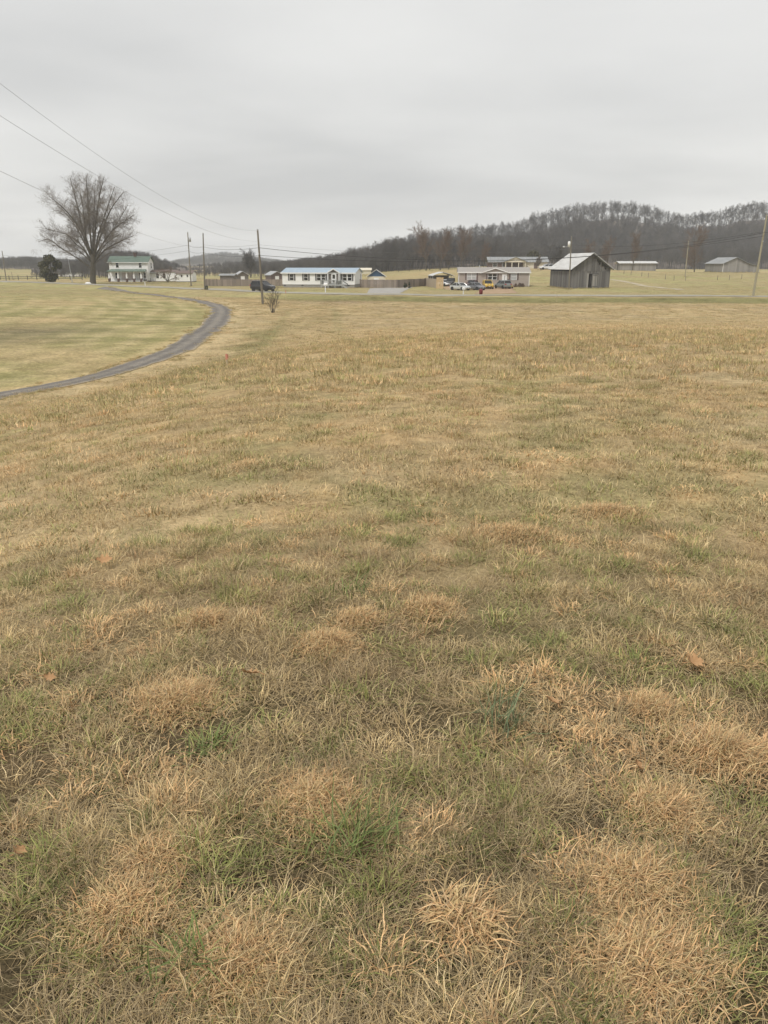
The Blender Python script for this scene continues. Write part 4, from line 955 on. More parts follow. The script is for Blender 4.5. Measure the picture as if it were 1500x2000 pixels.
KINDS_ = {  # stations along x (front +): x, z low, z top (bonnet / belt), half width ; cabin: x rear foot, x rear roof, x front roof, x windscreen foot, roof z
    'sedan': dict(L=4.7, st=[(-2.32, .42, .72, .70), (-2.22, .28, .90, .80), (-1.5, .24, .96, .87), (-.9, .22, .95, .89), (.6, .22, .94, .89), (1.1, .24, .92, .88), (1.9, .27, .80, .83), (2.25, .32, .68, .74), (2.34, .40, .58, .66)], cab=(-1.75, -.95, .25, 1.05, 1.42, .66)),
    'suv': dict(L=4.5, st=[(-2.22, .45, .95, .74), (-2.15, .34, 1.08, .84), (-1.4, .30, 1.08, .90), (.7, .30, 1.06, .90), (1.2, .32, 1.04, .89), (1.9, .36, .93, .85), (2.2, .40, .80, .76), (2.28, .46, .66, .68)], cab=(-2.1, -1.75, .25, 1.15, 1.66, .70)),
    'truck': dict(L=4.4, st=[(-2.15, .5, .95, .74), (-2.1, .42, 1.12, .86), (.4, .40, 1.12, .90), (1.0, .42, 1.14, .90), (1.9, .44, 1.08, .88), (2.12, .5, .98, .82), (2.18, .55, .80, .76)], cab=(-2.0, -1.85, .10, .75, 1.78, .74)),
}
def car(name, kind, paintm, loc, rz, label, cat='car', stripes=False, wz=1.0):
    K = KINDS_[kind]; C = thing(name, label, cat, loc, rz); mb = MB(); n = 10; vs = []; fs = []
    for x, zl, zt, hw in K['st']:
        sec = [(-hw * .8, zl), (-hw * .98, zl + .08), (-hw, zl + (zt - zl) * .5), (-hw * .97, zt - .08), (-hw * .86, zt), (hw * .86, zt), (hw * .97, zt - .08), (hw, zl + (zt - zl) * .5), (hw * .98, zl + .08), (hw * .8, zl)]
        vs += [(x, a, b) for a, b in sec]
    m = len(K['st'])
    for i in range(m - 1):
        for k in range(n): fs.append((i * n + k, (i + 1) * n + k, (i + 1) * n + (k + 1) % n, i * n + (k + 1) % n))
    fs += [tuple(range(n)), tuple(range(m * n - 1, (m - 1) * n - 1, -1))]
    mb.add(vs, fs); body = mb.build('body', M[paintm], C, True)
    ev = body.modifiers.new('bevel', 'BEVEL'); ev.width = .03; ev.segments = 2
    a0, a1, b1, b0, rz2, rw = K['cab']; zb = .90 if kind == 'sedan' else (1.02 if kind == 'suv' else 1.08); hw = K['st'][3][3] * .93
    MB().add([(a0, -hw, zb), (b0, -hw, zb), (b0, hw, zb), (a0, hw, zb), (a1, -rw, rz2), (b1, -rw, rz2), (b1, rw, rz2), (a1, rw, rz2)],
             [(0, 1, 5, 4), (1, 2, 6, 5), (2, 3, 7, 6), (3, 0, 4, 7)]).build('glazing', M['glass'], C)
    rf = MB().add([(a1 - .12, -rw - .03, rz2 - .03), (b1 + .10, -rw - .03, rz2 - .03), (b1 + .10, rw + .03, rz2 - .03), (a1 - .12, rw + .03, rz2 - .03), (a1 + .05, -rw + .06, rz2 + .05), (b1 - .08, -rw + .06, rz2 + .05), (b1 - .08, rw - .06, rz2 + .05), (a1 + .05, rw - .06, rz2 + .05)],
             [(0, 1, 5, 4), (1, 2, 6, 5), (2, 3, 7, 6), (3, 0, 4, 7), (4, 5, 6, 7), (3, 2, 1, 0)]).build('roof', M[paintm], C, True)
    mb = MB()
    for s in (-1, 1):
        for (xa, xb) in ((a0, a1), (b0, b1), ((a0 * .45 + b0 * .55), (a1 * .45 + b1 * .55))):
            mb.tube([(xa, s * (hw + .005), zb), (xb, s * (rw + .01), rz2)], .045, 4)
    mb.build('pillar', M[paintm], C)
    xf = K['st'][-2][0]; hf = K['st'][-2][3]; zt = K['st'][-2][2]; xr = K['st'][0][0]; hr = K['st'][0][3]
    for s in (-1, 1):
        MB().add([(xf - .35, s * hf * 1.10, zt - .02), (xf + .06, s * hf * .55, zt - .03), (xf + .06, s * hf * .55, zt - .17), (xf - .35, s * hf * 1.12, zt - .15), (xf - .35, s * hf * .8, zt + .02), (xf - .0, s * hf * .5, zt + .0)], [(0, 1, 2, 3), (0, 4, 5, 1)] if s > 0 else [(3, 2, 1, 0), (1, 5, 4, 0)]).build('headlight', M['lamp'], C)
        MB().box(xr - .03, xr + .22, min(s * hr * .62, s * hr * 1.12), max(s * hr * .62, s * hr * 1.12), K['st'][0][2] - .12, K['st'][0][2] + .06).build('tail_light', M['tail'], C)
        MB().box(b0 - .35, b0 - .15, min(s * (hw + .03), s * (hw + .22)), max(s * (hw + .03), s * (hw + .22)), zb + .03, zb + .17).build('mirror', M[paintm], C)
        for x in (1.42, -1.38):
            wgt = bpy.data.objects.new('wheel', None); COL.objects.link(wgt); wgt.parent = C; wgt.location = (x, s * (K['st'][3][3] - .10), .33 * wz); wgt.scale = (wz, 1 if s < 0 else -1, wz)
            for nm, me_ in (('tyre', TYRE), ('rim', RIM)):
                o = bpy.data.objects.new(nm, me_); COL.objects.link(o); o.parent = wgt
            MB().tube([(x, s * (K['st'][3][3] + .012), .33 * wz), (x, s * (K['st'][3][3] - .08), .33 * wz)], [.40 * wz, .40 * wz], 18).build('wheel_arch', M['black'], C)
    MB().box(K['st'][-1][0] - .06, K['st'][-1][0] + .025, -hf * .62, hf * .62, K['st'][-1][1] + .0, K['st'][-1][1] + .16).build('grille', M['black'], C)
    MB().box(K['st'][-1][0] + .0, K['st'][-1][0] + .04, -.2, .2, K['st'][-1][1] + .02, K['st'][-1][1] + .12).build('number_plate', M['plate'], C)
    MB().box(-K['L'] / 2 + .3, K['L'] / 2 - .35, -.72, .72, .20, .36).build('underbody', M['black'], C)
    if stripes:
        for s in (-1, 1):
            MB().add([(2.0, s * .16, 1.065), (2.0, s * .42, 1.065), (1.0, s * .42, 1.146), (1.0, s * .16, 1.146), (2.14, s * .16, .985), (2.14, s * .42, .985)], [(0, 1, 2, 3), (4, 5, 1, 0)]).build('hood_stripe', M['black'], C)
    return C
cy = lambda px, Y: onground(px, Y)
sv = cy(512.5, 137.5); car('parked_car', 'suv', 'paint_black', (sv[0], sv[1], sv[2] + .12), R(-32), 'shiny black hatchback car on the road behind the middle utility pole')
car('parked_car', 'sedan', 'paint_white', cy(869.5, 186), R(-68), 'white car standing under the carport')
car('parked_car', 'truck', 'paint_black', cy(880.5, 186), R(-100), 'dark vehicle between the carport and the silver sedan')
car('parked_car', 'sedan', 'paint_silver', cy(899.5, 158), R(-52), 'silver sedan parked nearest the mailbox on the dirt yard')
car('parked_car', 'suv', 'paint_maroon', cy(922.5, 173), R(-110), 'dark maroon car parked behind the grey sedan')
car('parked_car', 'sedan', 'paint_greyblue', cy(930, 160), R(-58), 'dark grey sedan between the silver sedan and the yellow truck')
car('parked_truck', 'truck', 'paint_yellow', cy(953.5, 167), R(-88), 'yellow truck with two black hood stripes in front of the beige home', 'truck', True, 1.12)
car('parked_car', 'suv', 'paint_greygreen', cy(983, 168), R(112), 'grey-green car parked below the white door of the beige home')
car('parked_car', 'suv', 'paint_white', cy(1066, 252), R(190), 'white vehicle parked at the right end of the ranch house')
def yellow_toy():
    p = onground(995, 169); H = thing('ride_on_mower', 'small yellow riding mower beside the grey-green car', 'mower', p, R(-60))
    MB().box(-.2, .75, -.32, .32, .32, .72).box(-.75, -.2, -.35, .35, .3, .55).build('body', M['paint_yellow'], H)
    MB().box(-.6, -.2, -.22, .22, .6, .7).box(-.68, -.58, -.22, .22, .65, 1.0).build('seat', M['black'], H)
    for x, r_ in ((-.55, .28), (.6, .2)):
        for s in (-1, 1): MB().tube([(x, s * .32, r_), (x, s * .48, r_)], r_, 12).build('wheel', M['tyre'], H)
    MB().tube([(.05, 0, .7), (-.1, 0, 1.0)], .02, 6).build('steering_column', M['black'], H)
yellow_toy()

# ------------------------------------------------------------------ utility poles and wires
POLES = {}
def pole(key, px, Y, topy, label, mat='pole', r0=.16, lean=(0, 0), xform=False, light=False, pxtop=None, arm=True):
    b = np.array(onground(px, Y)); t = at(pxtop if pxtop is not None else px, topy, Y); Ht = t[2] - b[2]; dx = t[0] - b[0]
    P = thing('utility_pole', label, 'utility pole', tuple(b)); rw = r0
    MB().tube([(0, 0, -.6), (dx * .5, 0, Ht * .5), (dx, 0, Ht)], [rw, rw * .82, rw * .64], 12).build('shaft', M[mat], P)
    POLES[key] = (b, dx, Ht)
    if arm:
        for z, s in ((.985, 1), (.80, -1), (.68, 1)):
            MB().tube([(dx * z, -.1 * s, Ht * z), (dx * z, -.30 * s, Ht * z)], .035, 6).tube([(dx * z, -.28 * s, Ht * z - .06), (dx * z, -.28 * s, Ht * z + .1)], [.05, .04], 6).build('insulator', M['galv'], P)
    if xform:
        zt = Ht * .86; can = MB().tube([(dx + .38, 0, zt - .45), (dx + .38, 0, zt + .40), (dx + .38, 0, zt + .48)], [.24, .24, .12], 12).build('transformer', M['galv'], P, True)
        MB().box(dx + .05, dx + .2, -.06, .06, zt - .2, zt - .1).box(dx + .05, dx + .2, -.06, .06, zt + .15, zt + .25).build('bracket', M['galv'], can)
        MB().tube([(dx + .38, 0, zt + .46), (dx + .38, 0, zt + .72)], [.05, .03], 6).build('bushing', M['galv'], can)
    if light:
        zt = Ht * .78; a = MB().tube([(dx, 0, zt), (dx - .5, -.1, zt + .22), (dx - 1.3, -.15, zt + .22)], .035, 6).build('lamp_arm', M['galv'], P)
        MB().tube([(dx - 1.25, -.15, zt + .24), (dx - 1.6, -.15, zt + .16)], [.14, .18], 10).build('lamp_head', M['galv'], a)
    return P
def ppt(key, f, off=-.28): b, dx, Ht = POLES[key]; return np.array([b[0] + dx * f, b[1] + off, b[2] + Ht * f])
pole('A', 372, 183, 453, 'utility pole with a round transformer just right of the white farmhouse', pxtop=366.5, xform=True)
pole('B', 398, 146, 455, 'bare utility pole with a small green box at its foot, near the brown fence', pxtop=396.5, r0=.15)
pole('C', 511, 100, 448, 'tall brown utility pole in front of the black car', pxtop=503, r0=.155)
pole('D', 1476, 116.5, 419, 'leaning pale utility pole at the right edge by the road', 'pole_pale', r0=.17, pxtop=1498)
pole('E', 1113, 161, 461, 'utility pole with transformer and street lamp beside the barn', pxtop=1116.5, xform=False, light=True, r0=.15)
pole('F', 1338, 225, 470, 'pale pole standing in the field in front of the bare tree', 'pole_pale', pxtop=1345, arm=False, r0=.14)
pole('G', 11, 235, 490, 'dark utility pole at the far left edge', pxtop=4, r0=.15)
pole('H', 140, 215, 508, 'thin pale pole between the cedar and the big bare tree', 'galv', pxtop=133.5, arm=False, r0=.10)
pole('I', 25, 262, 531, 'short thin post near the pole at the far left edge', pxtop=22, arm=False, r0=.07)
b, dx, Ht = POLES['E']; zt = Ht * .80
Ep = [o for o in COL.objects if o.name.startswith('utility_pole') and o.get('label', '').startswith('utility pole with transformer and street')][0]
can = MB().tube([(dx - .40, -.05, zt), (dx - .40, -.05, zt + .95), (dx - .40, -.05, zt + 1.05)], [.25, .25, .12], 12).build('transformer', M['trim'], Ep, True)
MB().box(dx - .2, dx, -.06, .06, zt + .3, zt + .4).box(dx - .2, dx, -.06, .06, zt + .65, zt + .75).build('bracket', M['galv'], can)
# pole outside the frame that carries the service wires to the upper left
P1 = [at(0, yy, 34) for yy in (163, 232, 325)]; Ct = [ppt('C', .985), ppt('C', .845), ppt('B', .76)]
ext = [p + (p - c_) * .16 + np.array([0, 0, sg * 4 * (.16 / 1.16) * (1 - .16 / 1.16) / (1 - .16 / 1.16)]) for p, c_, sg in zip(P1, Ct, (2.0, 1.6, 1.2))]
bx, by = ext[0][0], ext[0][1]
Pn = thing('utility_pole', 'tall utility pole outside the frame carrying wires over the left lawn', 'utility pole', (bx, by + .28, TZ(bx, by)))
hN = ext[0][2] + .9 - TZ(bx, by); MB().tube([(0, 0, -.5), (0, 0, hN)], [.18, .12], 12).build('shaft', M['pole'], Pn)
def wire(a, b_, sag, label, r_=.014, mat='wire', n=28, extra=0.0):
    a = np.array(a); b_ = np.array(b_); mid = (a + b_) / 2
    pts = []
    for k in range(n + 1):
        t = k / n; p = a * (1 - t) + b_ * t; pts.append(tuple(p - mid - np.array([0, 0, sag * 4 * t * (1 - t)])))
    o = MB().tube(pts, r_, 5).build('power_line', M[mat]); o.location = mid; tag(o, label, 'power line', 'overhead lines'); return o
wire((bx, by, ext[0][2]), Ct[0], 2.0, 'highest overhead wire sloping from upper left to the tall brown pole', .007, 'wire_al')
wire((bx, by, ext[1][2] - .0), Ct[1], 1.6, 'second overhead wire sloping from the left edge to the tall brown pole', .0075, 'wire_al')
wire((bx, by, ext[2][2]), Ct[2], 1.2, 'lowest sloping wire passing in front of the big bare tree', .008, 'wire_al')
for f, lab, r_ in ((.80, 'upper', .016), (.76, 'middle', .02), (.66, 'lower', .018)):
    if f > .79:
        wire(ppt('C', f), ppt('D', .90), 2.3, 'uppermost thin wire along the road from the tall brown pole to the right edge pole', .010, 'wire_al')
        wire(ppt('B', .80), ppt('C', f), .3, 'uppermost thin wire between the green box pole and the tall brown pole', .012, 'wire_al')
    else:
        wire(ppt('C', f), ppt('D', .785 if f > .7 else .745), 2.5 if f > .7 else 1.9, '%s dark cable along the road between tall brown pole and right edge pole' % lab, r_ + .008)
        wire(ppt('B', f), ppt('C', f), .35, '%s dark cable between the green box pole and the tall brown pole' % lab, r_)
        wire(ppt('A', f), ppt('B', f), .3, '%s dark cable between the transformer pole and the green box pole' % lab, r_)
        wire(ppt('A', f), ppt('G', f + .1), 1.5, '%s dark cable running behind the farmhouse from the transformer pole' % lab, r_)
wire(ppt('D', .785), np.array([130, 106, 4.3]), 1.2, 'dark cable leaving the right edge pole to the right', .026)
prt = thing('utility_pole', 'utility pole outside the frame to the right along the road', 'utility pole', (130, 106.3, TZ(130, 106))); MB().tube([(0, 0, -.5), (0, 0, 9.6)], [.17, .12], 10).build('shaft', M['pole'], prt)
wire(ppt('E', .97, 0), np.array([62, 272, TZ(62, 272) + 7.5]), .8, 'thin wire from the barn pole to the far field', .012)
pq = thing('utility_pole', 'far utility pole behind the barn roof', 'utility pole', (62, 272.2, TZ(62, 272))); MB().tube([(0, 0, -.5), (0, 0, 7.9)], [.13, .10], 10).build('shaft', M['pole'], pq)
wire(ppt('D', .80), ppt('E', .84, 0), 1.0, 'service cable from the right edge pole to the barn pole', .018)

# ------------------------------------------------------------------ small roadside things
def mailbox(px, Y, label, box='white', H_=1.05, rz=0):
    p = onground(px, Y); T_ = thing('mailbox', label, 'mailbox', p, R(rz))
    MB().box(-.06, .06, -.06, .06, -.4, H_).box(-.05, .05, -.35, .25, H_ - .08, H_).build('post', M['trim'], T_)
    poly = [(-.13, 0), (.13, 0), (.13, .16)] + [(.13 * math.cos(a), .16 + .13 * math.sin(a)) for a in np.linspace(0, math.pi, 9)[1:-1]] + [(-.13, .16)]
    mb = MB(); mb.M = Matrix.Translation((0, 0, H_ + .002)) @ Matrix.Diagonal((1.25, 1, 1.25, 1)); mb.prism(poly, -.42, .22); b_ = mb.build('box', M['trim' if box == 'white' else box], T_)
    MB().box(.17, .19, -.3, -.26, H_ + .15, H_ + .42).build('flag', M['red'], b_)
mailbox(635, 131, 'white mailbox on a white post in front of the white home', H_=1.15, rz=70)
mailbox(906, 126, 'white mailbox on a white post in front of the silver sedan', H_=1.05, rz=15)
mailbox(282, 176, 'black mailbox on a white post in front of the farmhouse porch', 'black', 1.25, 80)
mailbox(97, 205, 'small white mailbox leaning beside the cedar tree', H_=.75, rz=30)
def red_box():
    p = onground(940.5, 125.5); T_ = thing('newspaper_box', 'dark red rounded box on a short post at the road edge', 'box', p)
    MB().tube([(0, 0, -.3), (0, 0, .4)], .06, 8).build('post', M['pole'], T_)
    MB().tube([(0, 0, .32), (0, 0, .42), (0, 0, .95), (0, 0, 1.12), (0, 0, 1.18)], [.16, .27, .30, .24, .08], 12).build('box', M['red'], T_, True)
red_box()
def green_box():
    p = onground(402.3, 145.4); T_ = thing('utility_box', 'small dark green utility box at the foot of a utility pole', 'utility box', p)
    MB().box(-.2, .2, -.2, .2, -.2, .62).build('body', M['shrubleaf'], T_); MB().add([(-.23, -.23, .62), (.23, -.23, .62), (.23, .23, .62), (-.23, .23, .62), (-.12, -.12, .75), (.12, -.12, .75), (.12, .12, .75), (-.12, .12, .75)], [(0, 1, 5, 4), (1, 2, 6, 5), (2, 3, 7, 6), (3, 0, 4, 7), (4, 5, 6, 7)]).build('lid', M['shrubleaf'], T_)
green_box()
def marker(px, py, label, h=.6, flag=True):
    g_ = ground(px, py); T_ = thing('survey_stake', label, 'survey stake', tuple(g_))
    MB().box(-.022, .022, -.012, .012, -.25, h).build('stake', M['stake'], T_)
    if flag:
        MB().box(-.028, .028, -.018, .018, h * .55, h * .98).add([(.028, 0, h * .95), (.06, .02, h * .9), (.05, .03, h * .6), (.028, .01, h * .65)], [(0, 1, 2, 3)]).build('flagging', M['flag'], T_)
marker(443.5, 716, 'pink flagged survey stake in the swale beside the gravel drive', .40)
marker(558.5, 583, 'thin pale survey stake near the bare bush by the road', 1.3, True)
marker(1087, 590, 'pale survey stake on the green bank in front of the barn', 1.0, False)
marker(404.5, 570, 'white marker post beside the small green utility box', .9, False)
marker(402, 581, 'thin dark stake in the grass between the gravel drive and the black car', .9, False)
def tank():
    p = onground(170.5, 196); T_ = thing('white_tank', 'small white rounded tank on the grass beside the big bare tree', 'tank', p, R(10))
    MB().tube([(-.75, 0, .42), (-.62, 0, .42), (-.35, 0, .42), (.35, 0, .42), (.62, 0, .42), (.75, 0, .42)], [.08, .27, .40, .40, .27, .08], 14).build('vessel', M['trim'], T_, True)
    for x in (-.4, .4): MB().box(x - .05, x + .05, -.28, .28, -.15, .12).build('foot', M['concrete'], T_)
    MB().tube([(0, 0, .8), (0, 0, .95)], .1, 8).build('cap', M['galv'], T_)
tank()

# ------------------------------------------------------------------ trees
def tree_from(name, label, segs, loc, tm, cm, cat='tree', split=2, group=None, ns=(8, 3)):
    T_ = thing(name, label, cat, loc, 0, group)
    a = [s for s in segs if s[4] < split]; b_ = [s for s in segs if s[4] >= split]
    link(bpy.data.objects.new('trunk', mesh_np('trunk', *segs_mesh(a, ns[0]), M[tm], True)), T_)
    link(bpy.data.objects.new('crown', mesh_np('crown', *segs_mesh(b_, ns[1]), M[cm])), T_); return T_
def big_tree():
    Y = 205.0; b = np.array(onground(180, Y)); rng = np.random.default_rng(21); segs = []
    def loc(px, py, dy): return at(px, py, Y + dy) - b
    # trunk
    tp = [np.array([0, 0, -.5]), np.array([0, 0, .3]), loc(181, 530, 0), loc(182, 512, 0), loc(181, 495, 0)]; tr = [1.05, .82, .68, .66, .58]
    for k in range(4): segs.append((tp[k], tp[k + 1], tr[k], tr[k + 1], 0))
    limbs = [([(178, 524), (152, 505), (120, 485), (96, 468), (74, 472)], -1, .26), ([(176, 505), (158, 478), (130, 458), (88, 446)], 1.5, .26), ([(176, 498), (160, 455), (132, 415), (95, 382)], -2, .36), ([(178, 496), (160, 440), (148, 390), (137, 348)], 2, .36),
             ([(180, 497), (175, 440), (172, 395), (168, 344)], -3, .38), ([(183, 497), (187, 440), (193, 390), (203, 345)], 3, .40), ([(184, 498), (200, 452), (216, 410), (242, 374)], -2, .34), ([(186, 502), (208, 465), (232, 440), (262, 420)], 2, .28),
             ([(187, 508), (208, 486), (234, 472), (262, 460)], -1, .24), ([(185, 515), (198, 505), (214, 494)], 0, .14), ([(179, 500), (168, 465), (165, 430), (158, 380)], -8, .34), ([(184, 500), (192, 460), (205, 420), (224, 365)], -8, .32), ([(181, 500), (182, 455), (184, 410), (186, 350)], 8, .36), ([(178, 500), (160, 465), (140, 430), (112, 400)], 8, .30), ([(185, 500), (205, 470), (226, 440), (250, 400)], 8, .30),
             ([(178, 512), (160, 495), (140, 480), (108, 470)], 6, .2), ([(186, 512), (202, 490), (222, 478), (245, 465)], 6, .2), ([(178, 512), (165, 490), (150, 478), (128, 455)], -7, .22), ([(186, 510), (200, 485), (215, 470), (236, 455)], -7, .22)]
    for pl, dy, r in limbs:
        n = len(pl); pts = [loc(px, py, dy * k / (n - 1)) for k, (px, py) in enumerate(pl)]
        sm = [np.array(q) for q in crom(pts, 4)]; m = len(sm); rr = [r * .70 * (1 - .85 * k / (m - 1)) + .02 for k in range(m)]
        for k in range(m - 1): segs.append((sm[k], sm[k + 1], rr[k], rr[k + 1], 1))
        Lt = sum(np.linalg.norm(sm[k + 1] - sm[k]) for k in range(m - 1)); nb = int(Lt * 1.7)
        for k in range(nb):
            f = .22 + .78 * (k + rng.random()) / nb; i = min(m - 2, int(f * (m - 1))); g_ = f * (m - 1) - i; p = sm[i] * (1 - g_) + sm[i + 1] * g_; dd = sm[i + 1] - sm[i]; dd /= np.linalg.norm(dd)
            a = rng.normal(0, 1, 3); a -= a @ dd * dd; a /= np.linalg.norm(a); th = rng.uniform(.45, .95); nd = dd * math.cos(th) + a * math.sin(th)
            grow(rng, p, nd, rng.uniform(2.2, 4.0) * (1.12 - .25 * f), max(.035, rr[i] * .45), 2, 4, segs, (0, 0, 9, 8), (0, 0, .60, .60), (0, 0, .70, .70), .05, 3, .15, .2, .0095)
    cc_ = loc(170, 432, 0); kx = abs(loc(267, 432, 0)[0] - cc_[0]); kz = abs(loc(170, 340, 0)[2] - cc_[2])
    def inside(p): q = (p - cc_) / np.array([kx, kx * .95, kz]); return p[2] < cc_[2] * .55 or float((np.abs(q) ** 2.2).sum()) < rng.uniform(.82, 1.28)
    segs[:] = [g_ for g_ in segs if g_[4] < 2 or inside(g_[1])]
    tree_from('bare_tree', 'huge bare spreading tree with thick trunk beside the white farmhouse', segs, tuple(b), 'bark', 'twig', split=2, ns=(8, 3))
big_tree()
def bare(px, Y, Ht, label, seed, tm='bark', cm='twig', spread=1.0, multi=1, name='bare_tree', cat='tree', r=None, lean=0, start=.25, lev=3, nch=(24, 9, 7), ang=(.75, .7, .7), ratio0=.42, ns=(6, 3), dz=0, group=None, rmin=.02):
    rng = np.random.default_rng(seed); segs = []; p = onground(px, Y)
    for k in range(multi):
        d = (rng.normal(0, .25) * (multi > 1) + lean, rng.normal(0, .25) * (multi > 1), 1)
        grow(rng, (0, 0, -.3), d, Ht * (.92 if multi == 1 else rng.uniform(.7, .95)), r or Ht * .018, 0, lev, segs, nch, (ratio0 * spread, .5, .55), ang, .07, 4, .07, start, rmin)
    return tree_from(name, label, segs, (p[0], p[1], p[2] + dz), tm, cm, cat, 1, group, ns)
bare(490, 300, 9.5, 'grey bare tree behind the brown fence and the tall brown pole', 31, spread=1.2, multi=2, cm='twig_grey')
bare(832, 262, 12.5, 'tall brownish bare tree above the green rise, leftmost of its row', 32, cm='twig_red', spread=1.0, ang=(.6, .7, .7))
bare(860, 263, 11.5, 'brownish bare tree second in the row behind the carport', 33, cm='twig_red', spread=.95, ang=(.6, .7, .7))
bare(898, 266, 11.0, 'brownish bare tree third in the row behind the beige home', 34, cm='twig_red', spread=1.05, ang=(.6, .7, .7))
bare(944, 280, 7.5, 'smaller brown bare tree just left of the ranch house roof', 35, cm='twig_red', spread=.9)
bare(875, 265, 5.0, 'small dark bare tree between two taller trees behind the carport', 41, cm='twig', spread=.9)
bare(1150, 290, 9.0, 'dark brown bare tree directly behind the barn ridge', 36, cm='twig_red', spread=.9)
bare(1185, 285, 9.5, 'olive brown bare tree behind the right slope of the barn roof', 37, cm='twig_red', spread=.9)
bare(1085, 285, 7.0, 'grey bare tree behind the ranch house beside the barn', 38, cm='twig_grey', spread=1.0)
bare(1234, 280, 11.5, 'slender orange-brown bare tree in front of the long low shed', 39, cm='twig_red', spread=.75, ang=(.5, .6, .6))
bare(1355, 272, 12.0, 'broad brown bare tree left of the far barn', 40, cm='twig_red', spread=1.25, start=.10)
bare(1050, 246, 4.0, 'small young bare tree in front of the cream garage wall', 42, spread=.8)
bare(1170, 330, 8.0, 'faint bare tree behind the barn at the foot of the wooded hill', 43, cm='twig_grey')
bare(332, 224, 4.6, 'low spreading fruit tree with reddish bare crown beside the farmhouse', 44, cm='twig_red', tm='bark', multi=1, spread=1.0, r=.01, lev=1, nch=(1, 1, 1)) if False else None
def fruit_tree():
    rng = np.random.default_rng(44); segs = []; p = onground(327, 221)
    grow(rng, (0, 0, -.2), (0, 0, 1), .5, .20, 0, 0, segs, (), (), (), 0, 2, .02)
    for a in (2.6, .5, 1.6, 4.3, 5.6):
        grow(rng, (0, 0, .2), (math.cos(a), math.sin(a) * .8, .75), 3.9, .11, 1, 4, segs, (0, 8, 6, 5), (0, .42, .5, .5), (0, .8, .8, .8), .03, 4, .16, .35, .016)
    tree_from('fruit_tree', 'low spreading bare fruit tree in front of the farmhouse wing', segs, p, 'bark', 'twig_red', split=2)
fruit_tree()
def bush():
    rng = np.random.default_rng(52); segs = []; g_ = ground(533, 611)
    for k in range(9):
        a = rng.uniform(0, 6.28); grow(rng, (rng.normal(0, .08), rng.normal(0, .08), -.1), (math.cos(a) * .38, math.sin(a) * .38, 1), rng.uniform(1.5, 2.9), .035, 1, 3, segs, (0, 7, 4), (0, .38, .5), (0, .6, .6), .04, 4, .10, .25, .007)
    tree_from('bare_bush', 'small leafless bush at the foot of the tall brown pole', segs, tuple(g_), 'bark', 'bark', 'bush', 2)
bush()
def leafy(name, label, px, Y, Hh, rx, ry, mat, n, seed, cat, z0=.5, fs=.28, shape='round'):
    rng = np.random.default_rng(seed); p = onground(px, Y); T_ = thing(name, label, cat, p)
    nb = 26; zc_ = rng.random(nb); tc2 = rng.uniform(0, 6.28, nb); pr = np.sin(np.clip(zc_ * .80 + .16, 0, 1) * math.pi) ** .6 if shape == 'round' else (1 - zc_) ** .8
    rc = rng.uniform(.35, .78, nb) * pr; cen = np.stack([rc * rx * np.cos(tc2), rc * ry * np.sin(tc2), z0 + (Hh - z0) * (zc_ * .86 + .05)], 1); cr_ = rng.uniform(.22, .42, nb) * (.6 + .4 * pr)
    q = rng.integers(0, nb, n); dv_ = rng.normal(0, 1, (n, 3)); dv_ /= np.linalg.norm(dv_, axis=1)[:, None]; dv_ *= (rng.random(n) ** .4)[:, None] * cr_[q][:, None] * np.array([[rx, ry, rx * .95]])
    X = cen[q] + dv_; X[:, 2] = np.clip(X[:, 2], z0 * .6, Hh * 1.04)
    u = rng.normal(0, 1, (n, 3)); u /= np.linalg.norm(u, axis=1)[:, None]; v = np.cross(u, rng.normal(0, 1, (n, 3))); v /= np.linalg.norm(v, axis=1)[:, None]; s = fs * rng.uniform(.5, 1.2, n)[:, None]
    V = np.stack([X - u * s, X + v * s * .4, X + u * s, X - v * s * .4], 1).reshape(-1, 3); F = np.arange(4 * n).reshape(-1, 4)
    link(bpy.data.objects.new('crown', mesh_np('crown', V, F, M[mat])), T_)
    MB().tube([(0, 0, -.3), (.03, .02, Hh * .5), (0, .03, Hh * .85)], [Hh * .03, Hh * .022, .02], 8).build('trunk', M['bark'], T_); return T_
leafy('cedar_tree', 'dark evergreen cedar left of the big bare tree', 101, 205, 6.7, 3.0, 2.8, 'cedar', 5200, 61, 'tree', .5, .34)
leafy('evergreen_tree', 'dark evergreen tree behind the ranch house roof', 1040, 285, 6.2, 3.0, 2.6, 'cedar', 2600, 62, 'tree', .6, .34)
leafy('evergreen_shrub', 'small dark evergreen shrub by the fence, wider of the two', 791.5, 172, 1.1, .45, .45, 'shrubleaf', 700, 63, 'shrub', .05, .10)
leafy('evergreen_shrub', 'small dark evergreen shrub by the fence, narrower pointed one', 799.5, 171, 1.35, .33, .33, 'shrubleaf', 700, 64, 'shrub', .05, .10, 'cone')
for k, px in enumerate((1008, 1016, 1022)):
    leafy('bare_shrub', ('brown shrub under the right window of the beige home, ' + ('left one', 'middle one', 'right one')[k]), px, 179.5, .8 + .15 * (k % 2), .55, .4, 'twig_red', 450, 70 + k, 'shrub', .05, .12)

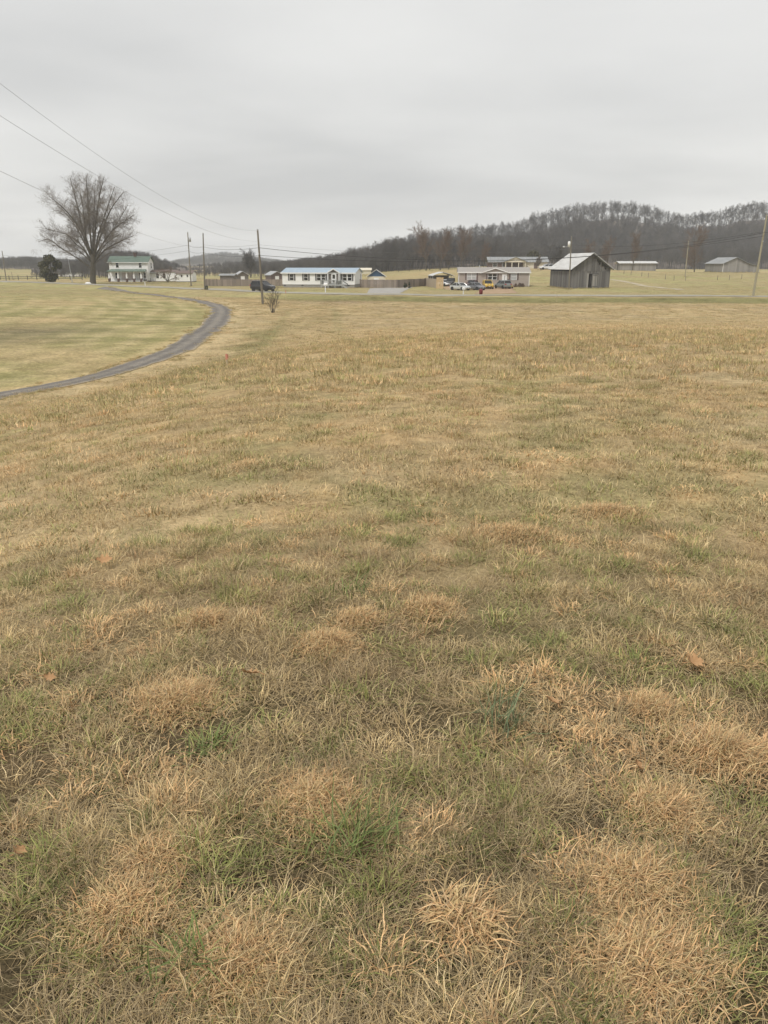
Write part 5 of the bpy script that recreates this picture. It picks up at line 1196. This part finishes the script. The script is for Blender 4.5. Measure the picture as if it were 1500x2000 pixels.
# ------------------------------------------------------------------ grass: blades
STRAW = [(.70, .530, .270), (.59, .435, .210), (.76, .61, .35), (.42, .305, .155), (.66, .490, .24)]
GREYB = [(.40, .305, .175), (.28, .21, .12), (.50, .39, .24)]
GREEN = [(.18, .215, .055), (.25, .28, .078), (.13, .165, .047), (.33, .33, .11)]
ORANGE = [(.74, .485, .245), (.69, .43, .205), (.78, .545, .30), (.55, .33, .16)]
def blades(rng, n, rad, hl, wd, lean, curl, segs, pal, zsq=1.0, rootdark=.0, flat=False):
    if flat: bx = rng.uniform(-rad, rad, n); by = rng.uniform(-rad, rad, n)
    else:
        a = rng.uniform(0, 6.28, n); r_ = rad * np.sqrt(rng.random(n)); bx = r_ * np.cos(a); by = r_ * np.sin(a)
    L = rng.uniform(hl[0], hl[1], n); w_ = rng.uniform(wd[0], wd[1], n); az = rng.uniform(0, 6.28, n); ph = np.abs(rng.normal(lean[0], lean[1], n)); cu = rng.uniform(curl[0], curl[1], n); tw = rng.uniform(-.25, .25, n)
    pal = np.array(pal); col = pal[rng.integers(0, len(pal), n)] * rng.uniform(.8, 1.15, (n, 1))
    P = np.stack([bx, by, np.full(n, -.004)], 1); rows = []
    for k in range(segs + 1):
        t = k / segs; ww = w_ * (1 - t) ** .6 * .5 if k else w_ * .4
        if k == segs: ww = w_ * .06
        wdx = -np.sin(az + tw * k); wdy = np.cos(az + tw * k)
        rows.append(np.stack([P + np.stack([wdx * ww, wdy * ww, 0 * ww], 1), P - np.stack([wdx * ww, wdy * ww, 0 * ww], 1)], 1))
        an = ph + cu * t * 1.3; st = L / segs
        P = P + np.stack([np.cos(az) * np.sin(an) * st, np.sin(az) * np.sin(an) * st, np.cos(an) * st * zsq], 1); P[:, 2] = np.maximum(P[:, 2], .004 + .004 * rng.random(n))
    V = np.stack(rows, 1).reshape(-1, 3); per = 2 * (segs + 1); base = np.arange(n)[:, None] * per
    F = np.concatenate([base + np.array([[2 * k, 2 * k + 1, 2 * k + 3, 2 * k + 2]]) for k in range(segs)], 0)
    return V, F, np.repeat(col, per, 0)
def clump(name, parts, mat):
    Vs, Fs, Cs = [], [], []; b_ = 0
    for V, F, C_ in parts: Vs.append(V); Fs.append(F + b_); Cs.append(C_); b_ += len(V)
    return mesh_np(name, np.concatenate(Vs), np.concatenate(Fs), M[mat], False, np.concatenate(Cs))
rng = np.random.default_rng(5)
def keep_clear(x, y, m): return (polydist(x, y, DRIVE_C) > np.interp(y, [28, 45, 70], [.72, .95, 1.1]) + m) & (polydist(x, y, ROAD) > 2.9 + m)
def blades_at(rng, x, y, z, L, w_, az, ph, cu, col, segs):
    n = len(x); tw = rng.uniform(-.25, .25, n); P = np.stack([x, y, z - .004], 1); rows = []
    for k in range(segs + 1):
        t = k / segs; ww = w_ * .5 * (1 - t) ** .6 if k else w_ * .4
        if k == segs: ww = w_ * .06
        wd = np.stack([-np.sin(az + tw * k) * ww, np.cos(az + tw * k) * ww, rng.uniform(-.35, .35, n) * ww], 1); rows.append(np.stack([P + wd, P - wd], 1))
        an = ph + cu * t * 1.3 + rng.normal(0, .22, n); st = L / segs; az = az + rng.normal(0, .22, n)
        P = P + np.stack([np.cos(az) * np.sin(an) * st, np.sin(az) * np.sin(an) * st, np.cos(an) * st], 1); P[:, 2] = np.maximum(P[:, 2], z + .003 + .012 * rng.random(n))
    V = np.stack(rows, 1).reshape(-1, 3); per = 2 * (segs + 1); base = np.arange(n)[:, None] * per
    F = np.concatenate([base + np.array([[2 * k, 2 * k + 1, 2 * k + 3, 2 * k + 2]]) for k in range(segs)], 0)
    return V, F, np.repeat(col, per, 0)
PALS = [np.array(STRAW + GREYB[:1]), np.array(GREEN), np.array(GREYB + STRAW[3:4]), np.array(ORANGE)]
def kinds_at(x, y, rng):
    """0 straw, 1 green, 2 grey wisps, 3 orange curls"""
    n = len(x); k = np.zeros(n, int)
    k = np.where(rng.random(n) < .25 + .26 * sstep(.43, .62, vnoise(x, y, .40, 41, 3)), 1, k)
    k = np.where(rng.random(n) < .11 + .30 * sstep(.46, .66, vnoise(x, y, .6, 45, 3)), 2, k)
    return np.where(rng.random(n) < .06 + .20 * sstep(.60, .70, vnoise(x, y, .45, 43, 2)), 3, k)
def sward(rng, tx, ty, n, sig, segs, wmul, lmul, ground_z, mat_frac=.35, area=None, tint=None, lo=.48, hi=1.28):
    """blades gathered in tussocks at tx, ty (each with its own kind, height and tone) over a mat of lying straw"""
    m = len(tx); kd = kinds_at(tx, ty, rng); th = rng.uniform(.65, 1.35, m) * (.75 + .5 * vnoise(tx, ty, .9, 15, 2)); tone = rng.uniform(lo, hi, m)
    a = rng.integers(0, m, int(n * (1 - mat_frac))); dx = rng.normal(0, sig, len(a)); dy = rng.normal(0, sig, len(a)); k = kd[a]
    dr = np.hypot(dx, dy) / sig; az = np.arctan2(dy, dx) + rng.normal(0, .95, len(a))
    L = rng.uniform(.04, .105, len(a)) * th[a] * lmul * np.choose(k, [1.0, .95, 1.1, .85]); w_ = rng.uniform(.0020, .0036, len(a)) * np.choose(k, [1.0, 1.45, .62, 1.75]) * wmul
    ph = np.clip(.45 + .38 * dr + rng.normal(0, .32, len(a)), 0, 1.5); cu = rng.uniform(0, 1, len(a)) * np.choose(k, [1.2, .9, .6, 1.9]) + .1
    col = np.zeros((len(a), 3))
    for q in range(4): col[k == q] = PALS[q][rng.integers(0, len(PALS[q]), (k == q).sum())]
    col *= (tone[a] * rng.uniform(.8, 1.18, len(a)))[:, None]
    # some long culms
    lc = rng.random(len(a)) < .02; L[lc] *= 1.9; w_[lc] *= .55
    b_ = rng.integers(0, m, n - len(a)); sp = area if area else sig * 2.2; mx_ = tx[b_] + rng.normal(0, sp, len(b_)); my = ty[b_] + rng.normal(0, sp, len(b_)); pm = np.array(STRAW + GREYB + GREYB)
    x = np.concatenate([tx[a] + dx, mx_]); y = np.concatenate([ty[a] + dy, my]); nm = len(b_)
    L = np.concatenate([L, rng.uniform(.05, .13, nm) * lmul]); w_ = np.concatenate([w_, rng.uniform(.0016, .003, nm) * wmul]); az = np.concatenate([az, rng.uniform(0, 6.28, nm)])
    ph = np.concatenate([ph, rng.uniform(1.0, 1.55, nm)]); cu = np.concatenate([cu, rng.uniform(-.2, .3, nm)]); col = np.concatenate([col, pm[rng.integers(0, len(pm), nm)] * rng.uniform(.3 if segs > 3 else .5, 1.0, (nm, 1))])  # mat blades toned darker: shade under the tussocks put into their colour
    if tint is not None:
        tc_ = colf(x, y); col = col * (1 - tint) + tc_ * tint * rng.uniform(.8, 1.2, (len(x), 1))
    return blades_at(rng, x, y, ground_z(x, y), L, w_, az, ph, cu, col, segs)
def sector(rng, r0, r1, n, half): a0 = math.radians(half); r_ = np.sqrt(rng.uniform(r0 * r0, r1 * r1, n)); a = rng.uniform(-a0, a0, n); return r_ * np.sin(a), r_ * np.cos(a)
def area_of(r0, r1, half): return math.radians(half) * (r1 * r1 - r0 * r0)
rng = np.random.default_rng(81); parts = []
for r0, r1, dens, tdens, sig, segs, wm, tint in ((.80, 2.3, 22000, 150, .042, 4, .85, .10), (2.3, 5.2, 10500, 95, .050, 3, 1.0, .15), (5.2, 13.5, 2600, 30, .095, 2, 2.0, .35)):
    A = area_of(r0, r1, 31); tx, ty = sector(rng, r0, r1, int(A * tdens), 31)
    parts.append(sward(rng, tx, ty, int(A * dens), sig, segs, wm, 1.0 if segs > 3 else .88, T, .33, None, tint, .50, 1.32))
me = clump('grass_foreground', parts, 'tuft'); tag(link(bpy.data.objects.new('grass_foreground', me)), 'matted tan, orange and green winter grass in the foreground', 'grass', None, 'stuff')
def tile(seed, half, ntus, n, sig, wm, lm, mat):
    r_ = np.random.default_rng(seed); tx = r_.uniform(-half, half, ntus); ty = r_.uniform(-half, half, ntus)
    V, F, C_ = sward(r_, tx + seed * 3.7, ty, n, sig, 1, wm, lm, lambda x, y: np.zeros(len(x)), .3, None, None, .42, 1.42); V[:, 0] -= seed * 3.7
    return clump('tile', [(V, F, C_)], mat)
MIDT = [tile(500 + i, .65, 34, 1000, .10, 4.0, 1.2, 'blade') for i in range(8)]
FART = [tile(520 + i, 1.25, 40, 1000, .18, 8.5, 1.25, 'blade_far') for i in range(7)]
DIST = [tile(540 + i, 3.2, 60, 1100, .40, 22.0, 1.2, 'blade_far') for i in range(4)]
def lay_tiles(name, r0, r1, step, meshes, label, hs, clear, seed, half):
    rng = np.random.default_rng(seed); X, Y = np.meshgrid(np.arange(-r1, r1, step), np.arange(0, r1, step)); x = X.ravel() + rng.uniform(-.4, .4, X.size) * step; y = Y.ravel() + rng.uniform(-.4, .4, X.size) * step
    d = np.hypot(x, y); k = (d > r0) & (d < r1) & (np.abs(np.arctan2(x, y)) < math.radians(half)); x, y = x[k], y[k]; k = keep_clear(x, y, clear)
    for poly in CLEARED:
        k &= ~inside_poly(x, y, poly)
    if name == 'grass_far': k &= ~((leftlawn(x, y) > .5) & (rng.random(len(x)) < .55))
    x, y = x[k], y[k]; n = len(x); s_ = rng.uniform(.9, 1.15, n); zs = hs(x, y)
    scatter(name, np.stack([x, y, T(x, y)], 1), meshes, rng.integers(0, len(meshes), n), zrot(rng, n, .0), np.stack([s_, s_, zs], 1), colf(x, y), label, 'grass')
lay_tiles('grass_middle', 13.2, 37, 1.05, MIDT, 'dry tan field grass in the middle distance', lambda x, y: .85 + .4 * vnoise(x, y, 2, 16, 2) - .4 * leftlawn(x, y), .35, 82, 33)
lay_tiles('grass_far', 36, 122, 2.0, FART, 'short mown grass on the far field and left lawn', lambda x, y: (.38 + .45 * vnoise(x, y, 3, 17, 2)) * (1 - .6 * leftlawn(x, y)), .8, 83, 32)
lay_tiles('grass_distant', 120, 290, 5.2, DIST, 'thin pale grass of the yards and pastures around the houses', lambda x, y: .25 + .4 * vnoise(x, y, 8, 18, 2), 2.6, 84, 31)
# ragged verges: small grass clumps creeping over the edges of the drive and round the feet of buildings and poles
vx, vy, vs, vz = [], [], [], []; rng = np.random.default_rng(98)
for k in range(2, len(DRIVE) - 2):
    a = np.array(DRIVE[k]); t_ = np.array(DRIVE[k + 1]) - np.array(DRIVE[k - 1]); L_ = np.hypot(*t_) / 2; t_ = t_ / (2 * L_); nrm = np.array([-t_[1], t_[0]]); hw = np.interp(a[1], [28, 45, 70], [.72, .95, 1.1])
    for sd in (-1, 1):
        for q in range(max(1, int(L_ / .30))):
            if vnoise(np.array([a[0]]), np.array([a[1]]), 2.2, 71 + sd, 2)[0] < rng.uniform(.3, .7): continue
            b_ = a + t_ * rng.uniform(-.5, .5) * L_ + nrm * sd * (hw * 1.0 + abs(rng.normal(0, .28)) * rng.choice([1, 1, -.9])); vx.append(b_[0]); vy.append(b_[1]); s_ = rng.uniform(.22, .5); vs.append(s_); vz.append(rng.uniform(.5, 1.0))
    if rng.random() < .5 * L_: b_ = a + nrm * rng.normal(0, .12); vx.append(b_[0]); vy.append(b_[1]); vs.append(rng.uniform(.15, .3)); vz.append(.4)
def ring(cx, cy, rz_, x0, x1, y0, y1, step, zz):
    for u in np.arange(0, 2 * (x1 - x0 + y1 - y0), step):
        w1, h1 = x1 - x0, y1 - y0; u = u + rng.uniform(-.3, .3)
        lx, ly = (x0 + u, y0) if u < w1 else (x1, y0 + u - w1) if u < w1 + h1 else (x1 - (u - w1 - h1), y1) if u < 2 * w1 + h1 else (x0, y1 - (u - 2 * w1 - h1))
        lx += rng.normal(0, .18); ly += rng.normal(0, .18); c_, s_ = math.cos(rz_), math.sin(rz_); vx.append(cx + c_ * lx - s_ * ly); vy.append(cy + s_ * lx + c_ * ly); vs.append(rng.uniform(.3, .6)); vz.append(zz * rng.uniform(.6, 1.5))
p = onground(1154, 168.0); ring(p[0], p[1], R(8), -4.35, 4.35, -.25, 13.2, .45, 2.4)
p = onground(1434, 268); ring(p[0], p[1], R(2), -4.4, 8.2, -.3, 13.6, .7, 3.0)
p = onground(621.5, 174.5); ring(p[0], p[1], R(-10), -8.2, 8.2, -.25, 8.1, .6, 1.2)
p = onground(964.8, 182); ring(p[0], p[1], R(-4), -8.1, 8.1, -.25, 8.1, .6, 1.2)
p = onground(252.7, 230); ring(p[0], p[1], 0, -5.6, 13, -2.5, 5.7, .7, 1.6)
for k_ in POLES:
    b_ = POLES[k_][0]; ring(b_[0], b_[1], 0, -.25, .25, -.25, .25, .35, 1.6)
vx, vy, vs, vz = map(np.array, (vx, vy, vs, vz)); n = len(vx); tt = colf(vx, vy)
scatter('verge_grass', np.stack([vx, vy, T(vx, vy) + .02], 1), MIDT, rng.integers(0, len(MIDT), n), zrot(rng, n, 0), np.stack([vs, vs, vz], 1), tt, 'ragged grass creeping over the gravel drive edges and round building feet', 'grass')
# individually seen tufts
def tuft(px, py, rad, label, pal=ORANGE, n=260, wd=(.0018, .0044), hl=(.03, .078), lean=(.75, .4), seed=0, curl=(.6, 2.1), name='dry_grass_tuft', asp=1.0):
    orange = pal is ORANGE; n = int(n * (5.0 if orange else 1.0)); g_ = ground(px, py); r_ = np.random.default_rng(900 + seed); sg = rad * (.50 if orange else .62)
    def one(m, pal_, l0, l1, w0, w1, ln, c0, c1):
        x = r_.normal(0, sg, m) * asp; y = r_.normal(0, sg, m); p_ = np.array(pal_); z_ = .033 * np.exp(-(x / asp) ** 2 / (2 * sg * sg) - y * y / (2 * sg * sg)) * (rad / .15) + .012 * (vnoise(x + 9 * seed, y, .04, 3, 2) - .3)
        az = np.where(r_.random(m) < .25, np.arctan2(y, x), 0) + r_.uniform(-3.14, 3.14, m) * np.where(r_.random(m) < .45, .35, 1.0)
        return blades_at(r_, x, y, np.maximum(z_, -.004), r_.uniform(l0, l1, m), r_.uniform(w0, w1, m), az, np.clip(r_.normal(ln[0], ln[1], m), 0, 1.5), r_.uniform(c0, c1, m), p_[r_.integers(0, len(p_), m)] * r_.uniform(.55, 1.12, (m, 1)), 4)
    A_1 = one(n, (ORANGE + STRAW[:2]) if orange else pal, hl[0], hl[1], wd[0], wd[1], lean, curl[0], curl[1]); B_1 = one(n // 3, STRAW + GREYB, hl[0], hl[1], .0016, .003, (1.0, .4), .1, 1.0)
    V = np.concatenate([A_1[0], B_1[0]]); F = np.concatenate([A_1[1], B_1[1] + len(A_1[2])]); C_ = np.concatenate([A_1[2], B_1[2]])
    o = link(bpy.data.objects.new(name, mesh_np(name, V, F, M['tuft'], False, C_))); o.location = tuple(g_[:2]) + (TZ(g_[0], g_[1]),); tag(o, label, 'grass tuft', 'grass tufts in the foreground')
tuft(350, 1375, .17, 'dense bright orange dry grass tuft, alone left of centre in the foreground', n=420, seed=1, asp=1.1)
tuft(615, 1575, .17, 'orange dry grass tuft just left of the bright green clump', n=360, seed=2)
tuft(250, 1790, .15, 'orange-brown dry grass tuft near the lower left corner', n=330, seed=3)
tuft(300, 1690, .10, 'small pinkish-orange dry grass tuft above the lower left tuft', n=190, seed=16)
tuft(470, 1890, .14, 'straw-orange dry grass tuft at the bottom, left of centre', n=300, seed=4)
tuft(905, 1810, .11, 'loose orange tuft of broad curled dry blades, bottom centre', n=75, wd=(.0035, .0065), hl=(.05, .115), lean=(.9, .45), seed=5)
tuft(1230, 1735, .15, 'wide pale straw-orange grass tuft, lower right', n=330, seed=6, asp=1.2)
tuft(1290, 1590, .13, 'orange dry grass tuft above the wide lower right tuft', n=260, seed=7, asp=1.2)
tuft(1400, 1480, .14, 'orange grass tuft with tall curled blades near the right edge', n=240, hl=(.06, .14), seed=8, asp=1.2)
tuft(1275, 1390, .12, 'small orange grass tuft below the fallen leaf near the right edge', n=200, seed=9)
tuft(1260, 1900, .17, 'large straw-orange grass tuft at the bottom right', n=380, seed=10, asp=1.2)
tuft(400, 1215, .12, 'small pinkish-orange grass tuft, upper left of the foreground', n=220, seed=11)
tuft(640, 1265, .15, 'orange grass tuft left of centre behind the near ones', n=260, seed=12)
tuft(835, 1195, .15, 'orange-brown grass tuft at the centre behind the near ones', n=260, seed=13)
tuft(1000, 1050, .22, 'flat orange grass patch right of centre in the middle field', n=330, seed=14, asp=1.5)
tuft(1185, 1005, .20, 'faint orange grass patch to the right in the middle field', n=280, seed=15, asp=1.3)
tuft(700, 1215, .12, 'short orange grass tuft between two centre tufts', n=190, seed=17)
GB = [(.16, .205, .06), (.20, .245, .08), (.13, .17, .055), (.25, .28, .10)]
tuft(690, 1660, .10, 'bright green grass clump among the dry tufts', GB, 85, (.0035, .006), (.10, .22), (.65, .3), 20, (.2, 1.0), 'green_grass_clump')
tuft(410, 1470, .07, 'small broad-leaved green clump left of centre', GB, 55, (.005, .009), (.06, .12), (.8, .3), 21, (.2, 1.0), 'green_grass_clump')
tuft(985, 1420, .08, 'bluish green grass clump right of centre', [(.16, .205, .10), (.20, .245, .13)], 60, (.004, .006), (.09, .2), (.6, .35), 22, (.1, .8), 'green_grass_clump')
tuft(685, 1160, .07, 'small bright green clump at the centre of the field', GB, 50, (.004, .007), (.08, .16), (.5, .3), 23, (.2, .9), 'green_grass_clump')
tuft(360, 1900, .07, 'dark green clump at the bottom left between dry tufts', GB, 60, (.004, .007), (.08, .17), (.6, .3), 24, (.2, 1.0), 'green_grass_clump')
# ------------------------------------------------------------------ fallen oak leaves
def oak_leaf(px, py, size, rz, label, curl=.35, tilt=(.1, .2), seed=0):
    g_ = ground(px, py); rr = random.Random(seed); n = 13; vs = []; fs = []
    for k in range(n):
        t = k / (n - 1); wv = math.sin(math.pi * min(1, t * 1.02)) ** .7 * (.32 + .10 * t) * (1 + .45 * math.sin(t * 21)) * size; x = (t - .5) * size
        cz = curl * size * (t - .5) ** 2 * 1.4
        for j in (-1, -.5, 0, .5, 1):
            vs.append((x + abs(j) * .08 * size, j * wv, cz + abs(j) ** 2 * wv * rr.uniform(.25, .6) * (1 if curl > 0 else -1) + (.004 if j == 0 else 0)))
    for k in range(n - 1):
        for j in range(4): fs.append((k * 5 + j, k * 5 + j + 1, (k + 1) * 5 + j + 1, (k + 1) * 5 + j))
    T_ = thing('fallen_leaf', label, 'leaf', (g_[0], g_[1], TZ(g_[0], g_[1]) + .055), R(rz)); T_.rotation_euler = (tilt[0], tilt[1], R(rz))
    MB().add(vs, fs).build('blade', M['leaf'], T_, True)
    MB().tube([(-size * .5, 0, .1 * size), (-size * .78, size * .05, .02 * size)], .0022, 5).build('stalk', M['leaf'], T_)
oak_leaf(203, 1112, .095, 20, 'curled tan oak leaf lying far left in the middle of the field', .5, (.35, .1), 1)
oak_leaf(492, 1340, .085, 160, 'pale tan oak leaf right of the bright orange tuft', .3, (.45, .1), 2)
oak_leaf(1350, 1318, .085, 30, 'brown oak leaf near the right edge of the foreground', .6, (.5, .2), 3)
oak_leaf(1080, 1398, .07, 100, 'pale oak leaf half hidden in grass right of the bluish green clump', .4, (.4, .2), 4)
oak_leaf(1242, 1524, .045, 60, 'small red-brown leaf at the right, above the orange tufts', .6, (.7, .3), 5)
oak_leaf(98, 1346, .05, 10, 'small red-brown leaf near the left edge', .6, (.5, .3), 6)
oak_leaf(40, 1695, .045, 80, 'small dark leaf at the lower left edge', .6, (.5, .3), 7)

# ------------------------------------------------------------------ haze
hz = bpy.data.materials.new('haze_air'); hz.use_nodes = True; t = hz.node_tree; t.nodes.clear(); o_ = N(t, 'ShaderNodeOutputMaterial'); pv = N(t, 'ShaderNodeVolumePrincipled')
pv.inputs['Density'].default_value = .00033; pv.inputs['Color'].default_value = (.90, .94, 1.0, 1); t.links.new(pv.outputs[0], o_.inputs['Volume'])
hb = MB().box(-1800, 1800, -1800, 1800, -7, 56).build('haze', hz); hb['kind'] = 'stuff'; hb['label'] = 'thin pale winter haze over the whole valley'; hb['category'] = 'haze'
